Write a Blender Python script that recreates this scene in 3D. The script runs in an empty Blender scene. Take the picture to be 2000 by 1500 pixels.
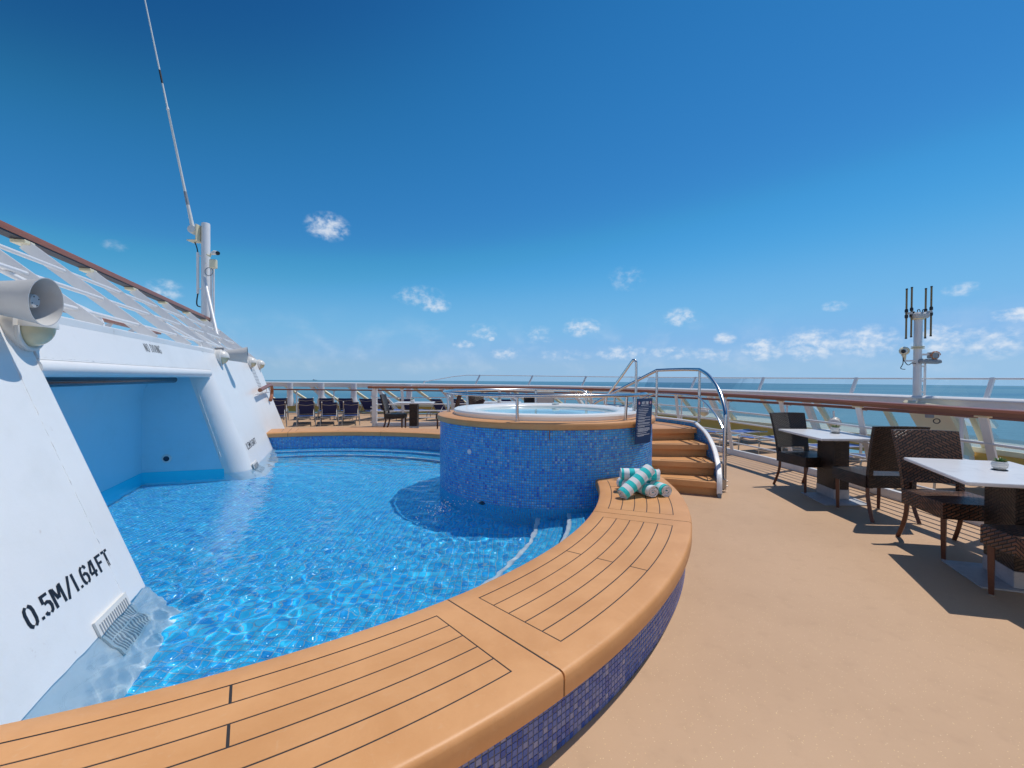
import bpy, bmesh, math, random
import numpy as np
from mathutils import Vector, Matrix, Quaternion
random.seed(7); rng = np.random.default_rng(7)
S = bpy.context.scene
COL = S.collection
PI = math.pi
R = math.radians

# ------------------------------------------------------------------ camera
H = 1.37
PITCH, ROLL, FPX = R(0.6548), R(0.38), 875.0          # pixels of the 2000 wide photograph
_fw = Vector((0, math.cos(PITCH), -math.sin(PITCH)))
_u0 = Vector((0, math.sin(PITCH), math.cos(PITCH))); _r0 = Vector((1, 0, 0))
_rt = _r0 * math.cos(ROLL) + _u0 * math.sin(ROLL)
_up = _u0 * math.cos(ROLL) - _r0 * math.sin(ROLL)
cam_d = bpy.data.cameras.new('camera'); cam = bpy.data.objects.new('camera', cam_d); COL.objects.link(cam)
cam.matrix_world = Matrix(((_rt.x, _up.x, -_fw.x, 0), (_rt.y, _up.y, -_fw.y, 0), (_rt.z, _up.z, -_fw.z, H), (0, 0, 0, 1)))
cam_d.sensor_fit = 'HORIZONTAL'; cam_d.sensor_width = 36; cam_d.lens = 36 * FPX / 2000
cam_d.clip_start = 0.05; cam_d.clip_end = 20000
S.camera = cam

# ------------------------------------------------------------------ light, sky, exposure
SUN = Vector((0.37, 0.245, 1.0)).normalized()
sl = bpy.data.lights.new('sun', 'SUN'); sl.energy = 3.25; sl.angle = R(0.53); sl.color = (1.0, 0.95, 0.88)
so = bpy.data.objects.new('sun', sl); COL.objects.link(so)
so.rotation_mode = 'QUATERNION'; so.rotation_quaternion = SUN.to_track_quat('Z', 'Y')
so.location = (0, 0, 30)
sl.cycles.is_caustics_light = True
w = bpy.data.worlds.new('World'); S.world = w; w.use_nodes = True
WN, WL = w.node_tree.nodes, w.node_tree.links
WN.clear()
SKY_STRENGTH = 0.130

class G:
    """tiny node builder"""
    def __init__(s, tree): s.t = tree; s.n = tree.nodes; s.l = tree.links
    def node(s, typ, **kw):
        n = s.n.new(typ)
        for k, v in kw.items():
            if k in n.inputs.keys() if isinstance(k, str) else False: s.put(n.inputs[k], v)
            elif hasattr(n, k): setattr(n, k, v)
        return n
    def put(s, sock, v):
        if isinstance(v, bpy.types.NodeSocket): s.l.new(v, sock)
        elif v is not None: sock.default_value = v
    def math(s, op, a, b=None, c=None, clamp=False):
        n = s.n.new('ShaderNodeMath'); n.operation = op; n.use_clamp = clamp
        for i, v in enumerate((a, b, c)):
            if v is not None: s.put(n.inputs[i], v)
        return n.outputs[0]
    def vmath(s, op, a, b=None, scale=None):
        n = s.n.new('ShaderNodeVectorMath'); n.operation = op
        s.put(n.inputs[0], a)
        if b is not None: s.put(n.inputs[1], b)
        if scale is not None: s.put(n.inputs['Scale'], scale)
        return n.outputs['Value'] if op in ('DOT_PRODUCT', 'LENGTH', 'DISTANCE') else n.outputs['Vector']
    def mix(s, f, a, b, mode='MIX'):
        n = s.n.new('ShaderNodeMix'); n.data_type = 'RGBA'; n.blend_type = mode
        s.put(n.inputs[0], f)
        for sock, v in ((n.inputs[6], a), (n.inputs[7], b)):
            if isinstance(v, tuple) and len(v) == 3: v = (*v, 1)
            s.put(sock, v)
        return n.outputs[2]
    def noise(s, vec, scale, detail=3, rough=0.5, dist=0.0):
        n = s.n.new('ShaderNodeTexNoise')
        if vec is not None: s.put(n.inputs['Vector'], vec)
        n.inputs['Scale'].default_value = scale; n.inputs['Detail'].default_value = detail
        n.inputs['Roughness'].default_value = rough; n.inputs['Distortion'].default_value = dist
        return n.outputs['Fac']
    def ramp(s, fac, stops, interp='LINEAR'):
        n = s.n.new('ShaderNodeValToRGB'); n.color_ramp.interpolation = interp
        e = n.color_ramp.elements
        while len(e) > 1: e.remove(e[0])
        for i, (p, c) in enumerate(stops):
            if i == 0: e[0].position = p
            else: e.new(p)
            c = (c, c, c) if not isinstance(c, tuple) else c
            e[i].color = (*c, 1)
        s.put(n.inputs[0], fac)
        return n.outputs[0]
    def smooth(s, x, a, b):
        n = s.n.new('ShaderNodeMapRange'); n.interpolation_type = 'SMOOTHSTEP'
        s.put(n.inputs[0], x); n.inputs[1].default_value = a; n.inputs[2].default_value = b
        return n.outputs[0]

g = G(w.node_tree)
tc = WN.new('ShaderNodeTexCoord')
sep = WN.new('ShaderNodeSeparateXYZ'); WL.new(tc.outputs['Generated'], sep.inputs[0])
zc_ = g.math('MAXIMUM', sep.outputs[2], 0.030)
cmb = WN.new('ShaderNodeCombineXYZ'); WL.new(sep.outputs[0], cmb.inputs[0]); WL.new(sep.outputs[1], cmb.inputs[1]); WL.new(zc_, cmb.inputs[2])
dirv = g.vmath('NORMALIZE', cmb.outputs[0])
sky = WN.new('ShaderNodeTexSky'); sky.sky_type = 'NISHITA'; sky.sun_disc = False
sky.sun_elevation = math.asin(SUN.z); sky.sun_rotation = math.atan2(SUN.x, SUN.y)
sky.altitude = 30; sky.air_density = 1.0; sky.dust_density = 0.0; sky.ozone_density = 6.0
WL.new(dirv, sky.inputs[0])
# the photograph's grading (deep, polarised blue) as one tone curve for the whole sky
cv = WN.new('ShaderNodeRGBCurve')
pre = g.mix(1.0, sky.outputs[0], (.105, .105, .105), 'MULTIPLY')
CURVES = [[(0, 0), (.09, .006), (.115, .018), (.183, .050), (.283, .140), (.56, .250), (.83, .33), (1, .40)],
          [(0, 0), (.17, .066), (.222, .152), (.303, .225), (.342, .290), (.505, .415), (.703, .445), (.85, .50), (1, .58)],
          [(0, 0), (.35, .210), (.465, .415), (.616, .580), (.645, .630), (.74, .70), (.843, .735), (1, .80)]]
for ci, pts in enumerate(CURVES):
    c_ = cv.mapping.curves[ci]
    while len(c_.points) < len(pts): c_.points.new(.5, .5)
    for p_, q_ in zip(c_.points, pts): p_.location = q_; p_.handle_type = 'AUTO_CLAMPED'
cv.mapping.update(); WL.new(pre, cv.inputs['Color'])
skyc = g.mix(1.0, cv.outputs[0], (8.5, 8.5, 8.5), 'MULTIPLY')
# clouds: small fair weather cumulus given by direction (azimuth, elevation, half width, half height, density)
def pdir(px, py):
    v = _fw * FPX + _rt * (px - 1000) - _up * (py - 750); v.normalize()
    return math.atan2(v.x, v.y), math.asin(v.z)
az = g.math('ARCTAN2', sep.outputs[0], sep.outputs[1])
el = g.math('ARCSINE', sep.outputs[2])
uv = WN.new('ShaderNodeCombineXYZ'); g.put(uv.inputs[0], az); g.put(uv.inputs[1], g.math('MULTIPLY', el, 1.35))
n1 = g.noise(uv.outputs[0], 50, 8, 0.58, 0.12)
n2 = g.noise(uv.outputs[0], 11, 4, 0.55, 0.2)
CL = [(640, 443, 46, 30, .8), (322, 566, 42, 22, .55), (818, 578, 52, 22, .42), (850, 596, 32, 17, .7), (1328, 619, 36, 20, .7),
      (1222, 545, 40, 26, .28), (1137, 640, 40, 20, .7), (943, 650, 32, 20, .42), (906, 673, 24, 9, .7), (988, 691, 34, 13, .6), (1050, 655, 34, 20, .35),
      (1416, 660, 24, 15, .8), (1880, 565, 46, 15, .5), (1985, 615, 60, 18, .9), (1630, 598, 30, 11, .5), (225, 480, 30, 12, .25), (960, 662, 8, 6, .7),
      (1215, 690, 60, 16, .62), (1310, 690, 56, 14, .5), (1390, 694, 60, 16, .5), (1490, 682, 52, 26, .75), (1585, 672, 72, 36, .72), (1690, 668, 76, 36, .72),
      (1840, 662, 80, 38, .72), (1935, 668, 80, 36, .68), (2080, 655, 90, 40, .8), (2200, 640, 110, 44, .8), (1100, 694, 60, 12, .4), (-160, 600, 90, 28, .6), (-420, 560, 160, 40, .6), (2480, 600, 160, 46, .8)]
tot = None
for (x, y, wx, wy, den) in CL:
    a0, e0 = pdir(x, y); a1, _ = pdir(x + wx, y); _, e1 = pdir(x, y - wy)
    da = g.math('DIVIDE', g.math('SUBTRACT', az, a0), abs(a1 - a0))
    de = g.math('DIVIDE', g.math('SUBTRACT', el, e0), abs(e1 - e0))
    d2 = g.math('ADD', g.math('MULTIPLY', da, da), g.math('MULTIPLY', de, de))
    m = g.math('MULTIPLY', g.math('SUBTRACT', 1.15, d2, clamp=True), den)
    tot = m if tot is None else g.math('MAXIMUM', tot, m)
cm = g.math('MULTIPLY', tot, g.smooth(g.math('ADD', n1, g.math('MULTIPLY', tot, 0.20)), 0.42, 0.78))
band = g.math('MULTIPLY', g.smooth(el, 0.0, 0.03), g.math('SUBTRACT', 1.0, g.smooth(el, 0.05, 0.16)))
veil = g.math('MULTIPLY', g.math('MULTIPLY', band, g.smooth(n2, 0.45, 0.75)), 0.22)
cmask = g.math('MAXIMUM', g.math('MULTIPLY', cm, .88), veil, clamp=True)
ccol = g.mix(g.smooth(n1, 0.45, 0.7), (5.2, 5.9, 6.9), (6.9, 7.05, 7.3))
full = g.mix(cmask, skyc, ccol)
bg = WN.new('ShaderNodeBackground'); bg.inputs['Strength'].default_value = SKY_STRENGTH
out = WN.new('ShaderNodeOutputWorld'); WL.new(full, bg.inputs['Color']); WL.new(bg.outputs[0], out.inputs[0])

vs = S.view_settings; vs.view_transform = 'Standard'; vs.look = 'None'; vs.exposure = 0.0; vs.gamma = 1.0; vs.use_curve_mapping = False
S.cycles.use_denoising = True
S.cycles.max_bounces = 10; S.cycles.transparent_max_bounces = 16; S.cycles.transmission_bounces = 8; S.cycles.glossy_bounces = 4
S.cycles.sample_clamp_indirect = 6.0
S.cycles.blur_glossy = 0.5

# ------------------------------------------------------------------ materials
def mat(name):
    m = bpy.data.materials.new(name); m.use_nodes = True; m.node_tree.nodes.clear()
    gg = G(m.node_tree); o = gg.n.new('ShaderNodeOutputMaterial')
    return m, gg, o
def principled(gg, o, color=(.8, .8, .8), rough=.5, metal=0.0, spec=.5, bump=None, bstr=.3, bdist=.01, **kw):
    p = gg.n.new('ShaderNodeBsdfPrincipled')
    gg.put(p.inputs['Base Color'], (*color, 1) if isinstance(color, tuple) and len(color) == 3 else color)
    gg.put(p.inputs['Roughness'], rough); gg.put(p.inputs['Metallic'], metal); gg.put(p.inputs['Specular IOR Level'], spec)
    for k, v in kw.items(): gg.put(p.inputs[k], v)
    if bump is not None:
        b = gg.n.new('ShaderNodeBump'); b.inputs['Strength'].default_value = bstr; b.inputs['Distance'].default_value = bdist
        gg.put(b.inputs['Height'], bump); gg.l.new(b.outputs[0], p.inputs['Normal'])
    gg.l.new(p.outputs[0], o.inputs[0])
    return p
def objco(gg): return gg.n.new('ShaderNodeTexCoord').outputs['Object']
def worldco(gg): return gg.n.new('ShaderNodeNewGeometry').outputs['Position']
def simple(name, color, rough=.5, metal=0., spec=.5, var=.0, vscale=6., bscale=0, bstr=.2, bdist=.004):
    m, gg, o = mat(name); c = worldco(gg)
    col = color
    if var:
        n = gg.noise(c, vscale, 5, .6)
        dk = tuple(v * (1 - var) for v in color); lt = tuple(min(1, v * (1 + var * .6)) for v in color)
        col = gg.mix(n, dk, lt)
    principled(gg, o, col, rough, metal, spec, gg.noise(c, bscale, 4, .6) if bscale else None, bstr, bdist)
    return m
def paint(name, color, rust=.0, rough=.32, streak=True, lumps=1.0):
    """ship's paint: brushed on over plating, slightly lumpy, a little dirty"""
    m, gg, o = mat(name); c = worldco(gg)
    n = gg.noise(c, 2.2, 6, .65)
    mp = gg.n.new('ShaderNodeMapping'); mp.inputs['Scale'].default_value = (14, 14, 1.2); gg.put(mp.inputs['Vector'], c)
    st = gg.noise(mp.outputs[0], 1.0, 4, .6)
    col = gg.mix(gg.smooth(n, .45, .8), color, tuple(v * k for v, k in zip(color, (.93, .93, .92))))
    if streak: col = gg.mix(gg.math('MULTIPLY', gg.smooth(st, .6, .85), .10), col, (.45, .38, .28))
    if rust:
        r1 = gg.noise(c, 9, 6, .7)
        col = gg.mix(gg.math('MULTIPLY', gg.smooth(r1, .66, .74), rust), col, (.32, .15, .05))
    h = gg.math('ADD', gg.math('MULTIPLY', gg.noise(c, 3.0, 3, .5), 1.3 * lumps), gg.math('MULTIPLY', gg.noise(c, 70, 2, .5), .13))
    principled(gg, o, col, rough, 0, .5, h, .35, .012)
    return m
M = {}
M['white'] = paint('white_ship_paint', (.84, .835, .82), .25)
M['white_rail'] = paint('white_rail_paint', (.80, .80, .80), .25, .3, True, .2)
M['recess_bounce_blue'] = paint('pale_blue_bounce_paint', (.50, .82, .96), 0, .28, False, .7)  # white recess paint with the pool's blue bounce light put into its colour
M['cyan'] = simple('cyan_waterline_paint', (.03, .74, .96), .35, var=.06)
M['cream'] = paint('cream_frame_paint', (.80, .72, .50), .2, .35, True, .3)
M['ochre'] = simple('ochre_base_paint', (.66, .36, .07), .5, var=.15, vscale=4)
M['steel'] = simple('brushed_steel', (.60, .60, .61), .24, 1.0, .5, .1, 3, 40, .02, .002)
M['alu'] = simple('grey_aluminium', (.42, .40, .37), .38, .7, .5, .1, 4)
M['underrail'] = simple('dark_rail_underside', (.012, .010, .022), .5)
M['grey'] = simple('grey_paint', (.30, .32, .34), .5, var=.15)
M['lightgrey'] = simple('light_grey_plastic', (.55, .55, .54), .5, var=.12, vscale=12, bscale=60, bstr=.1)
M['black'] = simple('black_rubber', (.02, .02, .022), .5)
M['caulk'] = simple('black_caulk', (.025, .023, .025), .7)
M['ink'] = simple('black_stencil_paint', (.012, .013, .02), .5, var=.3, vscale=20)
M['navy'] = simple('navy_sling_fabric', (.013, .024, .125), .8, var=.15, vscale=3)
M['sling'] = simple('blue_sling_fabric', (.04, .11, .36), .75, var=.12, vscale=3, bscale=300, bstr=.15)
M['darkpipe'] = simple('dark_wet_steel', (.05, .065, .09), .22, .6, .6, .3, 8)
M['acrylic'] = simple('white_acrylic', (.86, .85, .82), .22, var=.03)
M['tubshell'] = simple('tub_shell', (.60, .86, .90), .3, var=.05, vscale=2)
M['lampglass'] = simple('yellowed_lamp_glass', (.70, .64, .42), .12, var=.25, vscale=9)
M['plasticwhite'] = simple('aged_white_plastic', (.78, .76, .71), .35, var=.08, vscale=10)
M['olive'] = simple('fibreglass_rod', (.24, .17, .07), .5, var=.3, vscale=14)
M['orange'] = simple('orange_cable', (.55, .19, .05), .6)
M['sign_blue'] = simple('navy_sign_face', (.012, .045, .14), .35)
M['sign_white'] = simple('sign_white_print', (.75, .78, .82), .5)
M['sign_red'] = simple('sign_red_print', (.45, .03, .05), .5)
M['plant'] = simple('succulent_green', (.09, .20, .06), .5, var=.35, vscale=40)
M['soil'] = simple('dark_soil', (.03, .022, .015), .9)
M['nosing'] = simple('white_step_edge', (.78, .80, .80), .5, var=.08, vscale=20)
M['marble'] = None
# deck coating
m, gg, o = mat('beige_deck_coating'); c = worldco(gg)
n = gg.noise(c, 1.1, 6, .6); n_b = gg.noise(c, 9, 5, .6)
col = gg.mix(gg.smooth(n, .3, .75), (.555, .362, .220), (.505, .325, .195))
col = gg.mix(gg.math('MULTIPLY', gg.smooth(n_b, .5, .8), .35), col, (.42, .265, .16))
vo = gg.n.new('ShaderNodeTexVoronoi'); vo.inputs['Scale'].default_value = 100; gg.put(vo.inputs['Vector'], c)
rnd = gg.n.new('ShaderNodeSeparateColor'); gg.l.new(vo.outputs['Color'], rnd.inputs[0])
fleck = gg.math('MULTIPLY', gg.math('LESS_THAN', vo.outputs['Distance'], .19), gg.math('GREATER_THAN', rnd.outputs[0], .80))
col = gg.mix(gg.math('MULTIPLY', fleck, .55), col, gg.mix(rnd.outputs[1], (.92, .76, .50), (.95, .72, .28)))
principled(gg, o, col, .62, 0, .35, gg.math('ADD', gg.noise(c, 160, 3, .6), gg.math('MULTIPLY', n, 1.5)), .18, .004)
M['deck'] = m
# tan composite coping
m, gg, o = mat('tan_composite_coping'); c = worldco(gg)
oi = gg.n.new('ShaderNodeObjectInfo').outputs['Random']
n = gg.noise(c, 3.2, 7, .65, .4); n3 = gg.noise(c, 26, 5, .7, 1.2)
col = gg.mix(gg.smooth(n, .3, .7), (.620, .298, .112), (.700, .355, .146))
col = gg.mix(gg.math('MULTIPLY', gg.smooth(n3, .56, .74), .30), col, (.68, .44, .26))
n4 = gg.noise(c, 5.5, 8, .75, 1.5)
col = gg.mix(gg.math('MULTIPLY', gg.smooth(n4, .60, .72), .14), col, (.43, .21, .08))
col = gg.mix(gg.math('MULTIPLY', oi, .20), col, (.52, .26, .10))
principled(gg, o, col, gg.ramp(n, [(0, .38), (1, .55)]), 0, .4, gg.math('ADD', gg.noise(c, 55, 4, .7), n3), .12, .003)
M['coping'] = m
# varnished handrail
m, gg, o = mat('varnished_teak'); c = worldco(gg)
mp = gg.n.new('ShaderNodeMapping'); mp.inputs['Scale'].default_value = (3, 3, 40); gg.put(mp.inputs['Vector'], c)
n = gg.noise(mp.outputs[0], 2, 5, .6, .6)
principled(gg, o, gg.mix(n, (.22, .066, .026), (.38, .135, .055)), .32, 0, .5, n, .08, .003)
M['teak'] = m
m, gg, o = mat('chair_leg_wood'); c = objco(gg)
n = gg.noise(c, 25, 5, .6, .6)
principled(gg, o, gg.mix(n, (.07, .022, .012), (.14, .045, .022)), .4, 0, .5)
M['legwood'] = m
# mosaic tile
TILE_STOPS = [(0, (.004, .13, .70)), (.2, (.008, .27, .85)), (.5, (.014, .40, .93)), (.7, (.05, .45, .92)), (.85, (.15, .50, .90)), (1, (.34, .55, .88))]
FLOOR_STOPS = [(0, (.003, .34, .82)), (.2, (.004, .44, .90)), (.5, (.008, .55, .95)), (.8, (.03, .62, .96)), (1, (.09, .68, .96))]
def tilemat(name, stops, single):
    m, gg, o = mat(name)
    if single: f = gg.n.new('ShaderNodeObjectInfo').outputs['Random']
    else:
        a = gg.n.new('ShaderNodeAttribute'); a.attribute_name = 'tone'; f = a.outputs['Fac']
    c = worldco(gg)
    col = gg.ramp(f, stops)
    col = gg.mix(gg.math('MULTIPLY', gg.noise(c, 120, 3, .6), .16), col, (.30, .42, .70))
    principled(gg, o, col, .16, 0, .5, gg.noise(c, 60, 2, .5), .06, .003)
    return m
M['tile'] = tilemat('mosaic_tile_single', TILE_STOPS, True)
M['tile_f'] = tilemat('mosaic_tile_field', TILE_STOPS, False)
BENCH_REFLECT_STOPS = [(0, (.008, .050, .32)), (.22, (.025, .085, .40)), (.48, (.055, .12, .42)), (.68, (.10, .15, .42)), (.85, (.16, .20, .43)), (1, (.28, .29, .46))]  # shaded bench tiles, warm deck reflection put into the lavender tones
M['btile'] = tilemat('bench_tile_single', BENCH_REFLECT_STOPS, True)
M['btile_f'] = tilemat('bench_tile_field', BENCH_REFLECT_STOPS, False)
M['ftile'] = tilemat('pool_tile_single', FLOOR_STOPS, True)
M['ftile_f'] = tilemat('pool_tile_field', FLOOR_STOPS, False)
M['grout'] = simple('grey_grout', (.19, .23, .28), .8, var=.2, vscale=20)
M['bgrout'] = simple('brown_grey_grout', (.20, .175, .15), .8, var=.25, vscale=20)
M['fgrout'] = simple('pool_grout', (.26, .45, .58), .8, var=.2, vscale=20)
# white stone table top
m, gg, o = mat('white_table_top'); c = worldco(gg)
n = gg.noise(c, 5, 7, .7, 1.5)
principled(gg, o, gg.mix(gg.smooth(n, .5, .75), (.74, .75, .77), (.60, .61, .63)), .3, 0, .5)
M['marble'] = m
m, gg, o = mat('grey_metal_plate'); c = worldco(gg)
n = gg.noise(c, 14, 6, .7)
principled(gg, o, gg.mix(gg.smooth(n, .45, .7), (.46, .47, .49), (.36, .37, .39)), .5, .3, .4)
M['plate'] = m
# wicker: herringbone rows of flat resin strands, from a UV map in metres
def wicker(name, c1, c2, c3):
    m, gg, o = mat(name)
    uvn = gg.n.new('ShaderNodeUVMap'); uvn.uv_map = 'weave'
    sp = gg.n.new('ShaderNodeSeparateXYZ'); gg.l.new(uvn.outputs[0], sp.inputs[0])
    au = gg.math('ABSOLUTE', sp.outputs[0])
    cb = gg.n.new('ShaderNodeCombineXYZ'); gg.put(cb.inputs[0], au); gg.put(cb.inputs[1], gg.math('ADD', sp.outputs[1], gg.math('MULTIPLY', au, .58)))
    br = gg.n.new('ShaderNodeTexBrick'); gg.l.new(cb.outputs[0], br.inputs['Vector'])
    br.inputs['Scale'].default_value = 1; br.inputs['Brick Width'].default_value = .056; br.inputs['Row Height'].default_value = .0245
    br.inputs['Mortar Size'].default_value = .0058; br.inputs['Mortar Smooth'].default_value = .6; br.inputs['Bias'].default_value = -.1
    br.inputs['Color1'].default_value = (*c1, 1); br.inputs['Color2'].default_value = (*c2, 1); br.inputs['Mortar'].default_value = (*c3, 1)
    hgt = gg.math('SUBTRACT', 1.0, br.outputs['Fac'])
    principled(gg, o, br.outputs['Color'], .36, 0, .5, hgt, .9, .006)
    return m
M['wicker'] = wicker('dark_brown_wicker', (.185, .078, .040), (.055, .024, .014), (.003, .002, .002))
M['wicker_black'] = wicker('near_black_wicker', (.070, .040, .028), (.018, .012, .010), (.0015, .0015, .0015))
# towel terry with stripes, from UV (u = along the roll in stripe units)
m, gg, o = mat('striped_terry'); uvn = gg.n.new('ShaderNodeUVMap'); uvn.uv_map = 'weave'
sp = gg.n.new('ShaderNodeSeparateXYZ'); gg.l.new(uvn.outputs[0], sp.inputs[0])
c = worldco(gg)
fr = gg.math('FRACT', gg.math('ADD', sp.outputs[0], gg.math('MULTIPLY', gg.noise(c, 60, 3, .6), .03)))
stripe = gg.math('LESS_THAN', fr, .5)
fz = gg.noise(c, 420, 3, .7)
col = gg.mix(stripe, (.82, .83, .85), (.03, .62, .62))
col = gg.mix(gg.math('MULTIPLY', gg.smooth(fz, .3, .7), .22), col, gg.mix(stripe, (.6, .6, .62), (.015, .40, .41)))
principled(gg, o, col, .95, 0, .1, gg.math('ADD', fz, gg.noise(c, 40, 2, .5)), .55, .006, **{'Sheen Weight': .3})
M['towel'] = m
m, gg, o = mat('white_terry'); c = worldco(gg); fz = gg.noise(c, 420, 3, .7)
principled(gg, o, gg.mix(fz, (.66, .66, .68), (.84, .84, .85)), .95, 0, .1, fz, .5, .005)
M['terry'] = m
M['teal_terry'] = simple('teal_terry', (.02, .40, .41), .95, var=.3, vscale=60)
# clear panes
def glassmat(name, tint, base=.05):
    m, gg, o = mat(name)
    tr = gg.n.new('ShaderNodeBsdfTransparent'); tr.inputs[0].default_value = (*tint, 1)
    gl = gg.n.new('ShaderNodeBsdfGlossy'); gl.inputs['Roughness'].default_value = .03
    lw = gg.n.new('ShaderNodeFresnel'); lw.inputs['IOR'].default_value = 1.35
    mx = gg.n.new('ShaderNodeMixShader'); gg.put(mx.inputs[0], gg.math('MULTIPLY', lw.outputs[0], .35)); gg.l.new(tr.outputs[0], mx.inputs[1]); gg.l.new(gl.outputs[0], mx.inputs[2])
    gg.l.new(mx.outputs[0], o.inputs[0])
    return m
M['glass'] = glassmat('clear_glass_pane', (.97, .98, .98))
M['glass_grey'] = glassmat('tinted_glass_pane', (.93, .95, .96))
# water
def watermat(name, tint, bscale=0):
    m, gg, o = mat(name)
    p = gg.n.new('ShaderNodeBsdfPrincipled')
    p.inputs['Base Color'].default_value = (*tint, 1); p.inputs['Roughness'].default_value = 0.0
    p.inputs['IOR'].default_value = 1.333; p.inputs['Transmission Weight'].default_value = 1.0
    gg.l.new(p.outputs[0], o.inputs[0])
    return m
M['water'] = watermat('pool_water', (.86, .97, 1.0))
M['tubwater'] = watermat('hot_tub_water', (.80, .97, .98))
M['tubwater'].node_tree.nodes['Principled BSDF'].inputs['Specular IOR Level'].default_value = .12
m, gg, o = mat('sea_water'); c = worldco(gg)
mp = gg.n.new('ShaderNodeMapping'); mp.inputs['Scale'].default_value = (.5, 1.2, 1); mp.inputs['Rotation'].default_value = (0, 0, .5); gg.put(mp.inputs['Vector'], c)
h1 = gg.noise(mp.outputs[0], .10, 6, .6, .3); h2 = gg.noise(mp.outputs[0], .016, 4, .6, .3); h3 = gg.noise(mp.outputs[0], .0012, 3, .5)
col = gg.mix(h2, (.105, .25, .335), (.15, .33, .41))
col = gg.mix(gg.smooth(h3, .4, .65), col, (.07, .22, .33))
principled(gg, o, col, .42, 0, .3, gg.math('ADD', h1, h2), 1.0, 2.2, IOR=1.33)
M['sea'] = m

# ------------------------------------------------------------------ mesh builder
class MB:
    def __init__(s): s.v = []; s.f = []; s.mi = []; s.uv = None; s.tone = None
    def add(s, verts, faces, mi=0):
        b = len(s.v); s.v += [tuple(v) for v in verts]
        for f in faces: s.f.append(tuple(i + b for i in f)); s.mi.append(mi)
        return s
    def xf(s, mtx, start=0):
        for i in range(start, len(s.v)): s.v[i] = tuple(mtx @ Vector(s.v[i]))
        return s
    def box(s, c, d, rot=None, bev=0.0, mi=0):
        """centre, full size, optional 3x3/quaternion rotation, chamfer"""
        hx, hy, hz = d[0] / 2, d[1] / 2, d[2] / 2
        b = min(bev, hx * .95, hy * .95, hz * .95)
        if b <= 0:
            V = [(x, y, z) for z in (-hz, hz) for y in (-hy, hy) for x in (-hx, hx)]
            F = [(0, 2, 3, 1), (4, 5, 7, 6), (0, 1, 5, 4), (2, 6, 7, 3), (0, 4, 6, 2), (1, 3, 7, 5)]
        else:
            V, idx = [], {}
            for sx in (-1, 1):
                for sy in (-1, 1):
                    for sz in (-1, 1):
                        for a in range(3):
                            p = [sx * (hx - (0 if a == 0 else b)), sy * (hy - (0 if a == 1 else b)), sz * (hz - (0 if a == 2 else b))]
                            idx[(sx, sy, sz, a)] = len(V); V.append(tuple(p))
            F = []
            for a in range(3):
                for sg in (-1, 1):
                    o1, o2 = [i for i in range(3) if i != a]
                    q = []
                    for (p1, p2) in ((-1, -1), (1, -1), (1, 1), (-1, 1)):
                        k = [0, 0, 0]; k[a] = sg; k[o1] = p1; k[o2] = p2; q.append(idx[(*k, a)])
                    if (sg > 0) == (a == 1): q.reverse()
                    F.append(tuple(q))
            for a in range(3):
                o1, o2 = [i for i in range(3) if i != a]
                for p1 in (-1, 1):
                    for p2 in (-1, 1):
                        k0 = [0, 0, 0]; k0[o1] = p1; k0[o2] = p2; k1 = list(k0); k0[a] = -1; k1[a] = 1
                        q = [idx[(*k0, o1)], idx[(*k1, o1)], idx[(*k1, o2)], idx[(*k0, o2)]]
                        F.append(tuple(q))
            for sx in (-1, 1):
                for sy in (-1, 1):
                    for sz in (-1, 1): F.append((idx[(sx, sy, sz, 0)], idx[(sx, sy, sz, 1)], idx[(sx, sy, sz, 2)]))
            # orient outward
            G2 = []
            for f in F:
                a, b2, c2 = (Vector(V[i]) for i in f[:3]); nn = (b2 - a).cross(c2 - a); ce = sum((Vector(V[i]) for i in f), Vector()) / len(f)
                G2.append(f if nn.dot(ce) > 0 else tuple(reversed(f)))
            F = G2
        if rot is not None: V = [tuple(rot @ Vector(v)) for v in V]
        return s.add([(v[0] + c[0], v[1] + c[1], v[2] + c[2]) for v in V], F, mi)
    def bar(s, a, b, wx, wz, bev=0., side=None, mi=0):
        """rectangular bar between two points; side = direction of its wx axis"""
        a, b = Vector(a), Vector(b); d = (b - a); L = d.length; d.normalize()
        sd = Vector(side) if side is not None else (Vector((0, 0, 1)).cross(d) if abs(d.z) < .95 else Vector((1, 0, 0)))
        sd = (sd - d * sd.dot(d)).normalized(); t = d.cross(sd)
        rot = Matrix((sd, d, t * -1)).transposed() if False else Matrix((sd, d, sd.cross(d))).transposed()
        return s.box((a + b) / 2, (wx, L, wz), rot, bev, mi)
    def tube(s, path, r, n=10, closed=False, caps=True, mi=0, rx=None):
        P = [Vector(p) for p in path]; m = len(P); rs = r if isinstance(r, (list, tuple)) else [r] * m
        V = []; up = None
        for i in range(m):
            if closed: t = P[(i + 1) % m] - P[i - 1]
            else: t = P[min(i + 1, m - 1)] - P[max(i - 1, 0)]
            t.normalize()
            if up is None:
                up = Vector((0, 0, 1)) if abs(t.z) < .9 else Vector((1, 0, 0))
            up = (up - t * up.dot(t)).normalized(); sd = t.cross(up)
            for k in range(n):
                a = 2 * PI * k / n
                V.append(P[i] + sd * math.cos(a) * rs[i] * (rx or 1) + up * math.sin(a) * rs[i])
        F = []
        for i in range(m if closed else m - 1):
            j = (i + 1) % m
            for k in range(n):
                l = (k + 1) % n
                F.append((i * n + k, i * n + l, j * n + l, j * n + k))
        if caps and not closed: F += [tuple(reversed(range(n))), tuple((m - 1) * n + k for k in range(n))]
        return s.add(V, F, mi)
    def cyl(s, a, b, r, n=16, r2=None, mi=0): return s.tube([a, b], [r, r if r2 is None else r2], n, mi=mi)
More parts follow.
